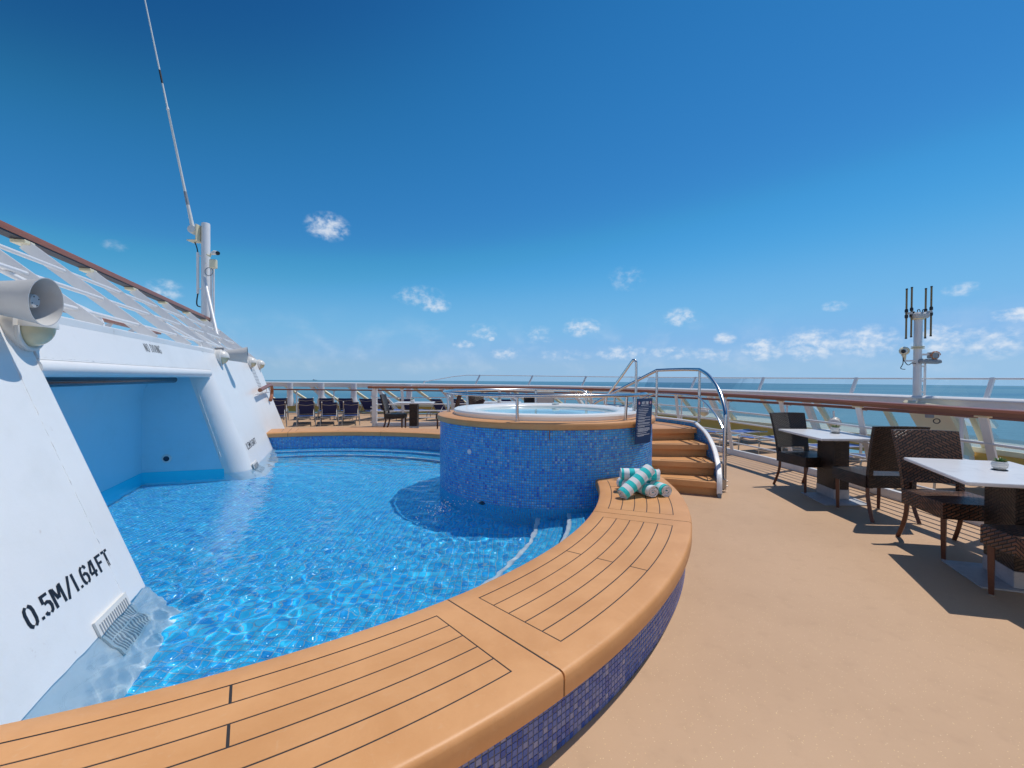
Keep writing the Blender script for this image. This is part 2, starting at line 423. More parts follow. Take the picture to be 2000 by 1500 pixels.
    def lathe(s, prof, n=32, c=(0, 0, 0), axis=None, a0=0., a1=2 * PI, mi=0, closed_prof=False):
        """profile of (r, h) turned round an axis"""
        q = Vector((0, 0, 1)).rotation_difference(Vector(axis)) if axis is not None else Quaternion()
        full = abs(a1 - a0 - 2 * PI) < 1e-6; m = n if full else n + 1
        V = []
        for i in range(m):
            a = a0 + (a1 - a0) * i / n
            for (r, h) in prof: V.append(Vector(c) + q @ Vector((r * math.cos(a), r * math.sin(a), h)))
        k = len(prof); F = []
        for i in range(n if not full else m):
            j = (i + 1) % m
            for t in range(k if closed_prof else k - 1):
                u = (t + 1) % k
                F.append((i * k + t, j * k + t, j * k + u, i * k + u))
        if closed_prof and not full:
            F += [tuple(range(k)), tuple(reversed([(m - 1) * k + t for t in range(k)]))]
        return s.add(V, F, mi)
    def prism(s, poly, ext, mi=0):
        """closed planar polygon (3D points) extruded by a vector"""
        n = len(poly); e = Vector(ext); P = [Vector(p) for p in poly]
        V = P + [p + e for p in P]
        nn = Vector()
        for i in range(1, n - 1): nn += (P[i] - P[0]).cross(P[i + 1] - P[0])
        F = [tuple(range(n)), tuple(reversed(range(n, 2 * n)))] + [(i, i + n, (i + 1) % n + n, (i + 1) % n) for i in range(n)]
        if nn.dot(e) > 0: F = [tuple(reversed(f)) for f in F]
        return s.add(V, F, mi)
    def sweep(s, path, prof, closed=False, caps=True, mi=0):
        """(x, z) cross-section carried along a path that stays level; +x of the section = right of travel"""
        P = [Vector(p) for p in path]; m = len(P); k = len(prof); V = []
        for i in range(m):
            if closed: t = P[(i + 1) % m] - P[i - 1]
            else: t = P[min(i + 1, m - 1)] - P[max(i - 1, 0)]
            t.z = 0; t.normalize(); rt = Vector((t.y, -t.x, 0))
            for (x, z) in prof: V.append(P[i] + rt * x + Vector((0, 0, z)))
        F = []
        for i in range(m if closed else m - 1):
            j = (i + 1) % m
            for a in range(k):
                b = (a + 1) % k
                F.append((i * k + a, j * k + a, j * k + b, i * k + b))
        if caps and not closed: F += [tuple(range(k)), tuple(reversed([(m - 1) * k + a for a in range(k)]))]
        return s.add(V, F, mi)
    def mesh(s, name, mats, smooth=True, angle=35, uv=False):
        me = bpy.data.meshes.new(name); me.from_pydata(s.v, [], s.f)
        for mm in (mats if isinstance(mats, (list, tuple)) else [mats]): me.materials.append(mm)
        if any(s.mi): me.polygons.foreach_set('material_index', s.mi)
        bm = bmesh.new(); bm.from_mesh(me); bmesh.ops.recalc_face_normals(bm, faces=bm.faces); bm.to_mesh(me); bm.free()
        if smooth:
            me.polygons.foreach_set('use_smooth', [True] * len(me.polygons)); me.set_sharp_from_angle(angle=R(angle))
        if uv: box_uv(me)
        me.update()
        return me
def box_uv(me):
    lay = me.uv_layers.new(name='weave'); d = lay.data
    for p in me.polygons:
        n = p.normal; a = max(range(3), key=lambda i: abs(n[i]))
        for li in p.loop_indices:
            co = me.vertices[me.loops[li].vertex_index].co
            d[li].uv = (co.x, co.y) if a == 2 else ((co.x, co.z) if a == 1 else (co.y, co.z))

def link(name, me, parent=None, loc=None):
    o = bpy.data.objects.new(name, me); COL.objects.link(o)
    if parent is not None: o.parent = parent
    if loc is not None: o.location = loc
    return o
def part(name, mb, mats, parent=None, smooth=True, angle=35, uv=False, origin=None):
    """one mesh object; parent-local, world coordinates are shifted by the (unrotated) parent's location when origin is given"""
    if origin is not None:
        ox, oy, oz = origin; mb.v = [(x - ox, y - oy, z - oz) for (x, y, z) in mb.v]
    return link(name, mb.mesh(name, mats, smooth, angle, uv), parent)
def wpart(name, mb, mats, parent, **kw):      # part given in world coordinates, parent at location only
    return part(name, mb, mats, parent, origin=abs_loc(parent), **kw)
def abs_loc(o):
    p = Vector((0, 0, 0))
    while o is not None: p += o.location; o = o.parent
    return p
def tag(o, label, cat, group=None):
    o['label'] = label; o['category'] = cat
    if group: o['group'] = group
    return o
def thing(name, label, cat, loc=(0, 0, 0), rotz=0., group=None):
    o = bpy.data.objects.new(name, None); COL.objects.link(o); o.empty_display_size = .1
    o.location = loc; o.rotation_euler = (0, 0, rotz)
    return tag(o, label, cat, group)
def struct(name, mb, mats, **kw):
    o = part(name, mb, mats, None, **kw); o['kind'] = 'structure'; return o
def copy_tree(o, parent=None):
    c = o.copy(); COL.objects.link(c)
    if parent is not None: c.parent = parent
    for ch in list(o.children): copy_tree(ch, c)
    return c
def arc(c, r, a0, a1, n, z=0.): return [(c[0] + r * math.cos(a0 + (a1 - a0) * i / n), c[1] + r * math.sin(a0 + (a1 - a0) * i / n), z) for i in range(n + 1)]
def crom(pts, n=8):
    """smooth curve through points"""
    P = [Vector(p) for p in pts]; out = []
    for i in range(len(P) - 1):
        p0 = P[max(i - 1, 0)]; p1 = P[i]; p2 = P[i + 1]; p3 = P[min(i + 2, len(P) - 1)]
        for k in range(n):
            t = k / n
            out.append(.5 * ((2 * p1) + (p2 - p0) * t + (2 * p0 - 5 * p1 + 4 * p2 - p3) * t * t + (3 * p1 - p0 - 3 * p2 + p3) * t ** 3))
    out.append(P[-1]); return out
def along(path, step, start=0.):
    """points and tangents every step metres"""
    out = []; d = 0; nxt = start
    for a, b in zip(path[:-1], path[1:]):
        a, b = Vector(a), Vector(b); L = (b - a).length
        while nxt <= d + L:
            out.append((a.lerp(b, (nxt - d) / L), (b - a).normalized())); nxt += step
        d += L
    return out
def proj(p):
    v = Vector(p) - Vector((0, 0, H)); z = v.dot(_fw)
    return (1000 + FPX * v.dot(_rt) / z, 750 - FPX * v.dot(_up) / z, z) if z > .05 else (-9e9, -9e9, z)

# fast tile fields ---------------------------------------------------------
def tile_field(name, mats, parent, C0, T, B, N, w, h, proud, tones, origin=(0, 0, 0)):
    """many tiles as one mesh: arrays of centres, tangents, bitangents, normals (n,3)"""
    n = len(C0); w = np.broadcast_to(w, (n,))[:, None]; h = np.broadcast_to(h, (n,))[:, None]
    C0 = C0 - np.array(origin)
    ch = np.minimum(w, h) * .5 - .0015
    ring0 = [C0 + T * w / 2 * a + B * h / 2 * b - N * .002 for a, b in ((-1, -1), (1, -1), (1, 1), (-1, 1))]
    ring1 = [C0 + T * (w / 2 - .0012) * a + B * (h / 2 - .0012) * b + N * proud for a, b in ((-1, -1), (1, -1), (1, 1), (-1, 1))]
    V = np.stack(ring0 + ring1, 1).reshape(-1, 3)
    base = (np.arange(n) * 8)[:, None, None]
    F = np.array([[4, 5, 6, 7], [0, 1, 5, 4], [1, 2, 6, 5], [2, 3, 7, 6], [3, 0, 4, 7]])[None] + base
    F = F.reshape(-1, 4)
    me = bpy.data.meshes.new(name)
    me.vertices.add(len(V)); me.vertices.foreach_set('co', V.astype(np.float32).ravel())
    me.loops.add(F.size); me.loops.foreach_set('vertex_index', F.astype(np.int32).ravel())
    me.polygons.add(len(F)); me.polygons.foreach_set('loop_start', (np.arange(len(F)) * 4).astype(np.int32)); me.polygons.foreach_set('loop_total', np.full(len(F), 4, np.int32))
    at = me.attributes.new('tone', 'FLOAT', 'FACE'); at.data.foreach_set('value', np.repeat(tones, 5).astype(np.float32))
    me.materials.append(mats); me.update(calc_edges=True); me.validate()
    o = link(name, me, parent); o['kind'] = 'stuff'
    return o
_tile_mesh = {}
def tile_singles(name, m, parent, C0, T, B, N, w, h, proud):
    key = (m.name, round(w, 4), round(h, 4))
    if key not in _tile_mesh:
        mb = MB(); a, b, e = w / 2, h / 2, .0012
        V = [(-a, -b, -.002), (a, -b, -.002), (a, b, -.002), (-a, b, -.002), (-a + e, -b + e, proud), (a - e, -b + e, proud), (a - e, b - e, proud), (-a + e, b - e, proud)]
        mb.add(V, [(4, 5, 6, 7), (0, 1, 5, 4), (1, 2, 6, 5), (2, 3, 7, 6), (3, 0, 4, 7)])
        _tile_mesh[key] = mb.mesh('tile', m, smooth=False)
    pl = np.array(abs_loc(parent))
    for i in range(len(C0)):
        o = bpy.data.objects.new(name, _tile_mesh[key]); COL.objects.link(o); o.parent = parent
        c = C0[i] - pl
        o.matrix_local = Matrix(((T[i][0], B[i][0], N[i][0], c[0]), (T[i][1], B[i][1], N[i][1], c[1]), (T[i][2], B[i][2], N[i][2], c[2]), (0, 0, 0, 1)))
def cyl_tiles(c, r, a0, a1, z0, rows, pitch, outward=1):
    na = int(round(abs(a1 - a0) * r / pitch)); A = a0 + (a1 - a0) * (np.arange(na) + .5) / na
    AA, ZZ = np.meshgrid(A, z0 + pitch * (np.arange(rows) + .5)); AA = AA.ravel(); ZZ = ZZ.ravel()
    N = np.stack([np.cos(AA), np.sin(AA), 0 * AA], 1); C0 = np.stack([c[0] + r * np.cos(AA), c[1] + r * np.sin(AA), ZZ], 1)
    B = np.tile([0., 0, 1], (len(AA), 1)); N = N * outward; T = np.cross(B, N)
    return C0, T, B, N, abs(a1 - a0) * r / na
def tones(n, bias=0.0):
    return np.clip(rng.beta(1.9, 2.2, n) + bias, 0, 1)

# ================================================================== setting: sea, deck
PC = (-2.96, 4.94); TUB = (0.44, 6.03)
RIN, ROUT, ZB = 3.857, 4.60, 0.32                 # pool coping: inner, outer radius, top
WZ = 0.02                                          # pool water level
UU = Vector((-.361, .932, 0)).normalized(); AW = Vector((-UU.y, UU.x, 0))          # along the deckhouse wall, and away from the pool
WP0 = Vector((-1.242, 0, 0)); TILT = math.tan(R(20))
def DH(s, a, z): return WP0 + UU * s + AW * a + Vector((0, 0, z))
def front(z): return (z - .02) * TILT              # depth of the raked wall at height z

# stern bulwark in plan, from the photograph's left to its right
BUL = crom([(-16, 17.2, 0), (-12, 17.6, 0), (-8.9, 17.6, 0), (-6, 17.4, 0), (-2.9, 17.2, 0), (0, 16.6, 0), (1.9, 15.8, 0), (3.45, 14.6, 0), (4.6, 12.9, 0), (5.4, 11.2, 0), (6.05, 9.6, 0), (6.5, 8.2, 0), (6.85, 6.6, 0), (7.0, 5.0, 0), (7.05, 2, 0), (7.05, -6, 0)], 6)
mb = MB()
rings = [0, 60, 200, 700, 2000, 5800]; nseg = 96
mb.v.append((0, 0, -30))
for r_ in rings[1:]:
    for i in range(nseg): mb.v.append((r_ * math.cos(2 * PI * i / nseg), r_ * math.sin(2 * PI * i / nseg), -30))
for i in range(nseg): mb.f.append((0, 1 + i, 1 + (i + 1) % nseg)); mb.mi.append(0)
for k in range(len(rings) - 2):
    for i in range(nseg):
        a, b = 1 + k * nseg + i, 1 + k * nseg + (i + 1) % nseg
        mb.f.append((a, a + nseg, b + nseg, b)); mb.mi.append(0)
struct('sea', mb, M['sea'])

# deck: one sheet from the pool wall to the ship's side
def ray_poly(c, ang, poly):
    d = Vector((math.cos(ang), math.sin(ang))); best = None
    for a, b in zip(poly, poly[1:] + poly[:1]):
        ax, ay, bx, by = a[0] - c[0], a[1] - c[1], b[0] - c[0], b[1] - c[1]
        ex, ey = bx - ax, by - ay; den = d.x * ey - d.y * ex
        if abs(den) < 1e-9: continue
        t = (ax * ey - ay * ex) / den; u = (ax * d.y - ay * d.x) / den
        if t > 0 and -1e-6 <= u <= 1 + 1e-6 and (best is None or t > best): best = t
    return best
hull = [(p[0], p[1]) for p in BUL] + [(-16, -6)]
mb = MB(); n = 240
for i in range(n):
    a = 2 * PI * i / n; t = ray_poly(PC, a, hull)
    for f in (0, .15, .4, 1):
        r_ = 4.50 + (t - 4.50) * f
        mb.v.append((PC[0] + r_ * math.cos(a), PC[1] + r_ * math.sin(a), 0))
for i in range(n):
    j = (i + 1) % n
    for k in range(3): mb.f.append((i * 4 + k, i * 4 + k + 1, j * 4 + k + 1, j * 4 + k)); mb.mi.append(0)
struct('deck', mb, M['deck'])

# ================================================================== swimming pool
pool = thing('swimming_pool', 'round blue tiled pool basin with two underwater steps beside the white deckhouse', 'swimming pool', (PC[0], PC[1], -.48))
FZ = -.48
mb = MB(); mb.lathe([(0.0, FZ), (3.9, FZ)], 96, (PC[0], PC[1], 0)); 
mb.add([DH(2.7, -.6, FZ - .004), DH(7.3, -.6, FZ - .004), DH(7.3, 1.4, FZ - .004), DH(2.7, 1.4, FZ - .004)], [(0, 1, 2, 3)])
wpart('pool_floor', mb, M['fgrout'], pool)
ftop = list(pool.children)[0]
# inner wall + steps (bodies)
mb = MB(); mb.lathe([(3.90, FZ - .01), (3.90, .235)], 160, (PC[0], PC[1], 0)); wpart('pool_wall', mb, M['grout'], pool); pwall = pool.children[-1]
STEPS = [(3.56, 3.90, -.13), (3.24, 3.56, -.31)]
for ri, ro, z in STEPS:
    mb = MB(); mb.lathe([(ri + .005, FZ - .002), (ri + .005, z - .004), (ro + (.02 if ro > 3.8 else 0), z - .004)], 160, (PC[0], PC[1], 0))
    st = wpart('pool_step', mb, M['fgrout'], pool)
    mb = MB(); mb.lathe([(ri - .004, z - .03), (ri - .004, z - .004), (ri + .002, z + .003), (ri + .030, z + .003), (ri + .034, z - .004)], 200, (PC[0], PC[1], 0))
    part('step_edge', mb, M['nosing'], st, origin=abs_loc(st))
    # treads and risers in mosaic
    rr_, pit = [], .0490
    Cs, Ts, Bs, Ns, Wd = [], [], [], [], []
    k = 0; r_ = ri + .036 + pit / 2
    while r_ < ro - .01:
        na = int(2 * PI * r_ / pit); A = 2 * PI * (np.arange(na) + .5) / na
        Cs.append(np.stack([PC[0] + r_ * np.cos(A), PC[1] + r_ * np.sin(A), np.full(na, z - .004)], 1))
        Ns.append(np.tile([0., 0, 1], (na, 1))); Bs.append(np.stack([np.cos(A), np.sin(A), 0 * A], 1)); Ts.append(np.cross(Bs[-1], Ns[-1])); r_ += pit
    Cs, Ts, Bs, Ns = map(np.concatenate, (Cs, Ts, Bs, Ns))
    a_ = np.degrees(np.arctan2(Cs[:, 1] - PC[1], Cs[:, 0] - PC[0])); keep = (np.hypot(Cs[:, 0] - TUB[0], Cs[:, 1] - TUB[1]) > 1.36) & ((Cs - np.array(WP0)) @ np.array(AW) < .1)
    tile_field('tile', M['ftile_f'], st, Cs[keep], Ts[keep], Bs[keep], Ns[keep], pit - .004, pit - .004, .0018, tones(keep.sum(), .12), abs_loc(st))
    rows = int((z - .035 - (FZ if ri < 3.5 else -.31)) / pit)
    C0, T, B, N, wd = cyl_tiles(PC, ri + .005, -PI, PI, z - .035 - rows * pit, rows, pit, -1)
    keep = (np.hypot(C0[:, 0] - TUB[0], C0[:, 1] - TUB[1]) > 1.36) & ((C0 - np.array(WP0)) @ np.array(AW) < .1)
    tile_field('tile', M['ftile_f'], st, C0[keep], T[keep], B[keep], N[keep], wd - .003, pit - .003, .0018, tones(keep.sum(), -.05), abs_loc(st))
# upper wall mosaic
pit = .0268
C0, T, B, N, wd = cyl_tiles(PC, 3.90, -PI, PI, .225 - 15 * pit, 15, pit, -1)
keep = (np.hypot(C0[:, 0] - TUB[0], C0[:, 1] - TUB[1]) > 1.36) & ((C0 - np.array(WP0)) @ np.array(AW) < .2) & (C0[:, 2] > -.135)
tile_field('tile', M['tile_f'], pwall, C0[keep], T[keep], B[keep], N[keep], wd - .003, pit - .003, .002, tones(keep.sum()), abs_loc(pwall))
# floor mosaic: laid square; the nearest in view are single tiles
pit = .0500
xs = np.arange(-6.2, 1.0, pit); ys = np.arange(1.4, 8.6, pit)
X, Y = np.meshgrid(xs, ys); X = X.ravel(); Y = Y.ravel()
rel = np.stack([X - WP0.x, Y - WP0.y], 1); aa = rel @ np.array(AW[:2]); ss = rel @ np.array(UU[:2]); rp = np.hypot(X - PC[0], Y - PC[1]); rt_ = np.hypot(X - TUB[0], Y - TUB[1])
keep = (rt_ > 1.37) & (((aa < -.14) & (rp < 3.235)) | ((aa >= -.14) & (aa < 1.25) & (ss > 3.0) & (ss < 7.1)))
X, Y = X[keep], Y[keep]; n = len(X)
C0 = np.stack([X, Y, np.full(n, FZ)], 1); T = np.tile([1., 0, 0], (n, 1)); B = np.tile([0., 1, 0], (n, 1)); N = np.tile([0., 0, 1], (n, 1))
vis = (np.hypot(X / 1.6 - PC[0], Y / 1.6 - PC[1]) < 3.80) & (X / np.maximum(Y, .01) > -1.14 * .93)
order = np.where(vis)[0][np.argsort((X[vis] ** 2 + Y[vis] ** 2))][:300]
single = np.zeros(n, bool); single[order] = True
tile_singles('tile', M['ftile'], ftop, C0[single], T[single], B[single], N[single], pit - .004, pit - .004, .0018)
tile_field('tile', M['ftile_f'], ftop, C0[~single], T[~single], B[~single], N[~single], pit - .004, pit - .004, .0018, tones((~single).sum()), abs_loc(ftop))

# pool water: a real rippled surface
def water_height(X, Y, waves):
    h = np.zeros_like(X)
    for (lam, ang, ph, am, bend) in waves:
        k = 2 * PI / lam
        h += am * np.sin(k * (X * math.cos(ang) + Y * math.sin(ang)) + ph + bend * np.sin(.9 * X + 1.3 * Y + ph))
    return h
def water_sheet(name, x0, x1, y0, y1, step, inside, z, waves, m, extra=None):
    xs = np.arange(x0, x1 + step, step); ys = np.arange(y0, y1 + step, step); nx, ny = len(xs), len(ys)
    X, Y = np.meshgrid(xs, ys); hh = water_height(X, Y, waves)
    if extra is not None: hh = hh + extra(X, Y)
    Z = z + hh
    ins = inside(X, Y); q = ins[:-1, :-1] | ins[1:, :-1] | ins[:-1, 1:] | ins[1:, 1:]
    jj, ii = np.where(q); F = np.stack([jj * nx + ii, jj * nx + ii + 1, (jj + 1) * nx + ii + 1, (jj + 1) * nx + ii], 1)
    used, inv = np.unique(F.ravel(), return_inverse=True); V = np.stack([X.ravel(), Y.ravel(), Z.ravel()], 1)[used]
    me = bpy.data.meshes.new(name); me.vertices.add(len(V)); me.vertices.foreach_set('co', V.astype(np.float32).ravel())
    me.loops.add(F.size); me.loops.foreach_set('vertex_index', inv.astype(np.int32)); me.polygons.add(len(F))
    me.polygons.foreach_set('loop_start', (np.arange(len(F)) * 4).astype(np.int32)); me.polygons.foreach_set('loop_total', np.full(len(F), 4, np.int32))
    me.polygons.foreach_set('use_smooth', [True] * len(F)); me.materials.append(m); me.update(calc_edges=True)
    o = link(name, me); o['kind'] = 'structure'; return o
wr = random.Random(3); WAVES = []
for i in range(26):
    lam = .11 * (1.13 ** i) * wr.uniform(.85, 1.15)
    if lam > 1.6: lam = wr.uniform(.2, .9)
    WAVES.append((lam, R(70) + wr.gauss(0, .95), wr.uniform(0, 6.28), .0015 * lam ** .92 * wr.uniform(.6, 1.3), wr.uniform(.2, 1.2)))
# irregular ripple field: random phases under a directional spectrum
_N, _L = 512, 10.24
def ripple_field(seed, l0, l1, slope, head, spread):
    r = np.random.default_rng(seed); k1 = np.fft.fftfreq(_N, _L / _N) * 2 * PI; KX, KY = np.meshgrid(k1, k1); K = np.hypot(KX, KY) + 1e-9
    th = np.arctan2(KY, KX); sp = K ** -1.55 * np.exp(-(K * l1 / (2 * PI)) ** 2) * (K > 2 * PI / l0)
    sp = sp * (spread + (1 - spread) * np.cos(th - head) ** 2)
    f = np.real(np.fft.ifft2(sp * np.exp(2j * PI * r.random((_N, _N))))); gy, gx = np.gradient(f, _L / _N)
    return f * slope / math.sqrt((gx ** 2 + gy ** 2).mean())
_fa = ripple_field(5, .55, .060, .027, R(62), .30); _fb = ripple_field(9, .34, .055, .062, R(20), .75)
def _samp(f, X, Y):
    i = ((Y + 1.0) / (_L / _N)) % _N; j = ((X + 7.5) / (_L / _N)) % _N
    i0 = np.floor(i).astype(int); j0 = np.floor(j).astype(int); u = i - i0; v = j - j0; i1 = (i0 + 1) % _N; j1 = (j0 + 1) % _N
    return f[i0, j0] * (1 - u) * (1 - v) + f[i1, j0] * u * (1 - v) + f[i0, j1] * (1 - u) * v + f[i1, j1] * u * v
def churn(X, Y):
    d1 = np.hypot(X + .25, Y - 4.55); d2 = np.hypot((X + 1.5) / 1.5, Y - 2.9); d3 = np.hypot(X + 2.3, Y - 2.6)
    rough = 1.15 * np.exp(-(d1 / .75) ** 2) + .75 * np.exp(-(d2 / .9) ** 2) + 1.0 * np.exp(-(d3 / .55) ** 2) + .10
    return _samp(_fa, X, Y) + _samp(_fb, X, Y) * rough + .0010 * np.sin(2 * PI * d1 / .21) * np.exp(-d1 / 1.3)
def in_pool(X, Y):
    aa = (X - WP0.x) * AW.x + (Y - WP0.y) * AW.y; ss = (X - WP0.x) * UU.x + (Y - WP0.y) * UU.y
    return (np.hypot(X - TUB[0], Y - TUB[1]) > 1.34) & (((aa < .04) & (np.hypot(X - PC[0], Y - PC[1]) < 3.90)) | ((aa >= .0) & (aa < 1.27) & (ss > 3.0) & (ss < 7.2)))
pw = water_sheet('pool_water', -6.3, 1.0, .9, 9.0, .02, in_pool, WZ, [], M['water'], churn)
pw.cycles.is_caustics_caster = True
for o_ in [ftop] + list(ftop.children) + [c for c in pool.children] + [d for c in pool.children for d in c.children]: o_.cycles.is_caustics_receiver = True

# ------------------------------------------------------------------ bench round the pool
bench = thing('pool_bench', 'curved tan bench coping with black caulked planks round the pool, mosaic tiled outer wall', 'pool bench', (PC[0], PC[1], 0))
FR0, FR1 = 3.970, 4.468
def ring_body(a0, a1):
    prof = [(RIN + .04, ZB - .095), (RIN, ZB - .085), (RIN - .002, ZB - .03), (RIN + .006, ZB - .010), (RIN + .022, ZB), (FR0 - .0032, ZB), (FR0 - .0032, ZB - .0012), (FR1 + .0032, ZB - .0012), (FR1 + .0032, ZB),
            (ROUT - .022, ZB), (ROUT - .010, ZB - .003), (ROUT - .003, ZB - .010), (ROUT, ZB - .021), (ROUT, ZB - .085), (ROUT - .006, ZB - .095)]
    mb = MB(); n = max(6, int(abs(math.degrees(a1 - a0)) / .8)); mb.lathe(prof, n, (0, 0, 0), None, a0, a1, closed_prof=True)
    k = len(prof)
    for fi in range(n * k):
        if fi % k in (5, 6, 7): mb.mi[fi] = 1
    return mb
def ring_plate(r0, r1, a0, a1, z0, z1):
    mb = MB(); e = .0008
    mb.lathe([(r0, z0), (r0, z1 - e), (r0 + e, z1), (r1 - e, z1), (r1, z1 - e), (r1, z0)], max(3, int(abs(math.degrees(a1 - a0)) / .8)), (0, 0, 0), None, a0, a1, closed_prof=True)
    return mb
def tub_end(r_, rad, sign):
    """angle about the pool centre at which radius r_ meets a circle of radius rad about the tub"""
    dx, dy = TUB[0] - PC[0], TUB[1] - PC[1]; D = math.hypot(dx, dy); base = math.atan2(dy, dx)
    c = (r_ * r_ + D * D - rad * rad) / (2 * r_ * D)
    return base + sign * math.acos(max(-1, min(1, c)))
def segment(a0, a1, near=True, tub_side=0):
    g0 = .0040 / 4.2
    seg = part('coping_segment', ring_body(a0 + g0, a1 - g0), [M['coping'], M['caulk']], bench)
    pw_ = (FR1 - FR0) / 5; mid = (a0 + a1) / 2; m0 = .075 / 4.2 * 1.75
    f0, f1 = a0 + m0, a1 - m0
    for k in range(5):
        r0 = FR0 + k * pw_ + .0033; r1 = FR0 + (k + 1) * pw_ - .0033
        s0, s1 = f0, f1; rm = (r0 + r1) / 2
        if tub_side > 0: s1 = tub_end(rm, 1.50, -1)
        if tub_side < 0: s0 = tub_end(rm, 1.50, 1)
        if k % 2 == 0 and abs(tub_side) != 2: rngs = [(s0, mid - .0045 / rm), (mid + .0045 / rm, s1)]
        else: rngs = [(s0, s1)]
        for b0, b1 in rngs: part('plank', ring_plate(r0, r1, b0, b1, ZB - .003, ZB + .0002), M['coping'], seg)
    for b0, b1 in ((a0 + g0, f0 - .0062 / 4.2), (f1 + .0062 / 4.2, a1 - g0)):
        if (tub_side > 0 and b0 > mid) or (tub_side < 0 and b0 < mid): continue
        part('end_board', ring_plate(FR0 - .0040, FR1 + .0040, b0, b1, ZB - .003, ZB + .0002), M['coping'], seg)
    if tub_side > 0:
        pts = [tub_end(FR0 + (FR1 - FR0) * i / 6, 1.495, -1) for i in range(7)]
        mbe = MB(); P = [(FR0 - .0025 + (FR1 - FR0 + .005) * i / 6, pts[i] + .0006) for i in range(7)]
        top = [(r_ * math.cos(a), r_ * math.sin(a), ZB) for r_, a in P] + [(r_ * math.cos(a1 - g0), r_ * math.sin(a1 - g0), ZB) for r_, _ in reversed(P)]
        mbe.prism(top, (0, 0, -.0038)); part('end_board', mbe, M['coping'], seg)
    return seg
d = R(25.8); sA = R(-46.7)
segment(sA + d, R(5), tub_side=1); segment(sA, sA + d); segment(sA - d, sA); segment(sA - 2 * d, sA - d); segment(sA - 3 * d, sA - 2 * d)
fe = math.atan2(TUB[1] - PC[1], TUB[0] - PC[0])
segment(R(33), R(58.5), tub_side=-2); segment(R(58.5), R(84.3)); segment(R(84.3), R(110.1)); segment(R(110.1), R(135.9))
mb = MB()
for a in [sA + d * k for k in (1, 0, -1, -2, -3)] + [R(58.5), R(84.3), R(110.1)]:
    n_ = Vector((-math.sin(a), math.cos(a), 0)); t_ = Vector((math.cos(a), math.sin(a), 0)); i_ = .0015
    pr = [(RIN + .004, ZB - .09), (RIN + .004, ZB - .03), (RIN + .03, ZB - i_), (ROUT - .035, ZB - i_), (ROUT - .02, ZB - .006), (ROUT - .004, ZB - .034), (ROUT - .004, ZB - .09)]
    mb.prism([t_ * r_ + Vector((0, 0, z)) - n_ * .004 for r_, z in pr], n_ * .008)
o_ = part('seam', mb, M['caulk'], bench, smooth=False); o_['kind'] = 'stuff'
# outer wall of the bench
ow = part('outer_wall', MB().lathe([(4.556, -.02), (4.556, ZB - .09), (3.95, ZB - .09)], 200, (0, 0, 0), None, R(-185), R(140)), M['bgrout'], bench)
pit = .0248
C0, T, B, N, wd = cyl_tiles(PC, 4.556, R(-180), R(138), .003, 9, pit, 1)
keep = (np.hypot(C0[:, 0] - TUB[0], C0[:, 1] - TUB[1]) > 1.36) & ((C0 - np.array(WP0)) @ np.array(AW) < .3)
C0, T, B, N = C0[keep], T[keep], B[keep], N[keep]
pp = np.array([proj(c) for c in C0]); facing = ((np.array([0, 0, H]) - C0) * N).sum(1) > .02
vis = facing & (pp[:, 1] < 1510) & (pp[:, 0] > 880) & (pp[:, 0] < 1400) & (pp[:, 2] > 0)
ids = np.where(vis)[0]; ids = ids[np.argsort(pp[ids, 2])][:300]; single = np.zeros(len(C0), bool); single[ids] = True
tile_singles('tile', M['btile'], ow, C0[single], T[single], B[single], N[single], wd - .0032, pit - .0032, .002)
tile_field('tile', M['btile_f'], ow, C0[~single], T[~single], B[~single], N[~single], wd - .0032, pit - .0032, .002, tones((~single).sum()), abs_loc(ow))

# ------------------------------------------------------------------ hot tub
TX, TY = TUB
tub = thing('hot_tub', 'raised round hot tub clad in blue mosaic with tan rim and white acrylic shell', 'hot tub', (TX, TY, 0))
body = part('tub_wall', MB().lathe([(1.385, FZ), (1.385, .845)], 128), M['grout'], tub)
pit = .0268
C0, T, B, N, wd = cyl_tiles((0, 0), 1.385, R(-260), R(20), .838 - 31 * pit, 31, pit, 1)
tl = tile_field('tile', M['tile_f'], body, C0, T, B, N, wd - .003, pit - .003, .002, tones(len(C0)), (0, 0, 0))
C0, T, B, N, wd = cyl_tiles((0, 0), 1.385, R(-260), R(-60), FZ, 18, pit, 1)
tl = tile_field('tile', M['ftile_f'], body, C0, T, B, N, wd - .003, pit - .003, .002, tones(len(C0)), (0, 0, 0)); tl.cycles.is_caustics_receiver = True
part('tub_coping', MB().lathe([(1.19, .84), (1.405, .84), (1.42, .846), (1.425, .858), (1.425, .893), (1.418, .907), (1.402, .915), (1.19, .915)], 128), M['coping'], tub)
part('tub_rim', MB().lathe([(1.205, .905), (1.215, .958), (1.205, .978), (1.185, .986), (1.06, .984), (1.0, .978), (.965, .966), (.945, .945), (.935, .90)], 128), M['acrylic'], tub)
part('tub_basin', MB().lathe([(.937, .93), (.93, .86), (.90, .60), (.86, .555), (.56, .545), (.53, .52), (.50, .22), (.46, .18), (0.0, .18)], 96), M['tubshell'], tub).cycles.is_caustics_receiver = True
mb = MB()
for k in range(9):
    a = 2 * PI * (k + .3) / 9; mb.lathe([(.0, .012), (.022, .012), (.03, 0)], 12, (.905 * math.cos(a), .905 * math.sin(a), .72), (-math.cos(a), -math.sin(a), 0))
for k in range(9):
    a = 2 * PI * (k + .3) / 9; mbk = MB(); mbk.lathe([(.0, .012), (.022, .012), (.03, 0)], 12, (.905 * math.cos(a), .905 * math.sin(a), .72), (-math.cos(a), -math.sin(a), 0)); part('jet', mbk, M['steel'], tub)
mb = MB(); mb.box((.25, .99, .990), (.11, .07, .02), None, .006); part('control_button', mb, M['acrylic'], tub)
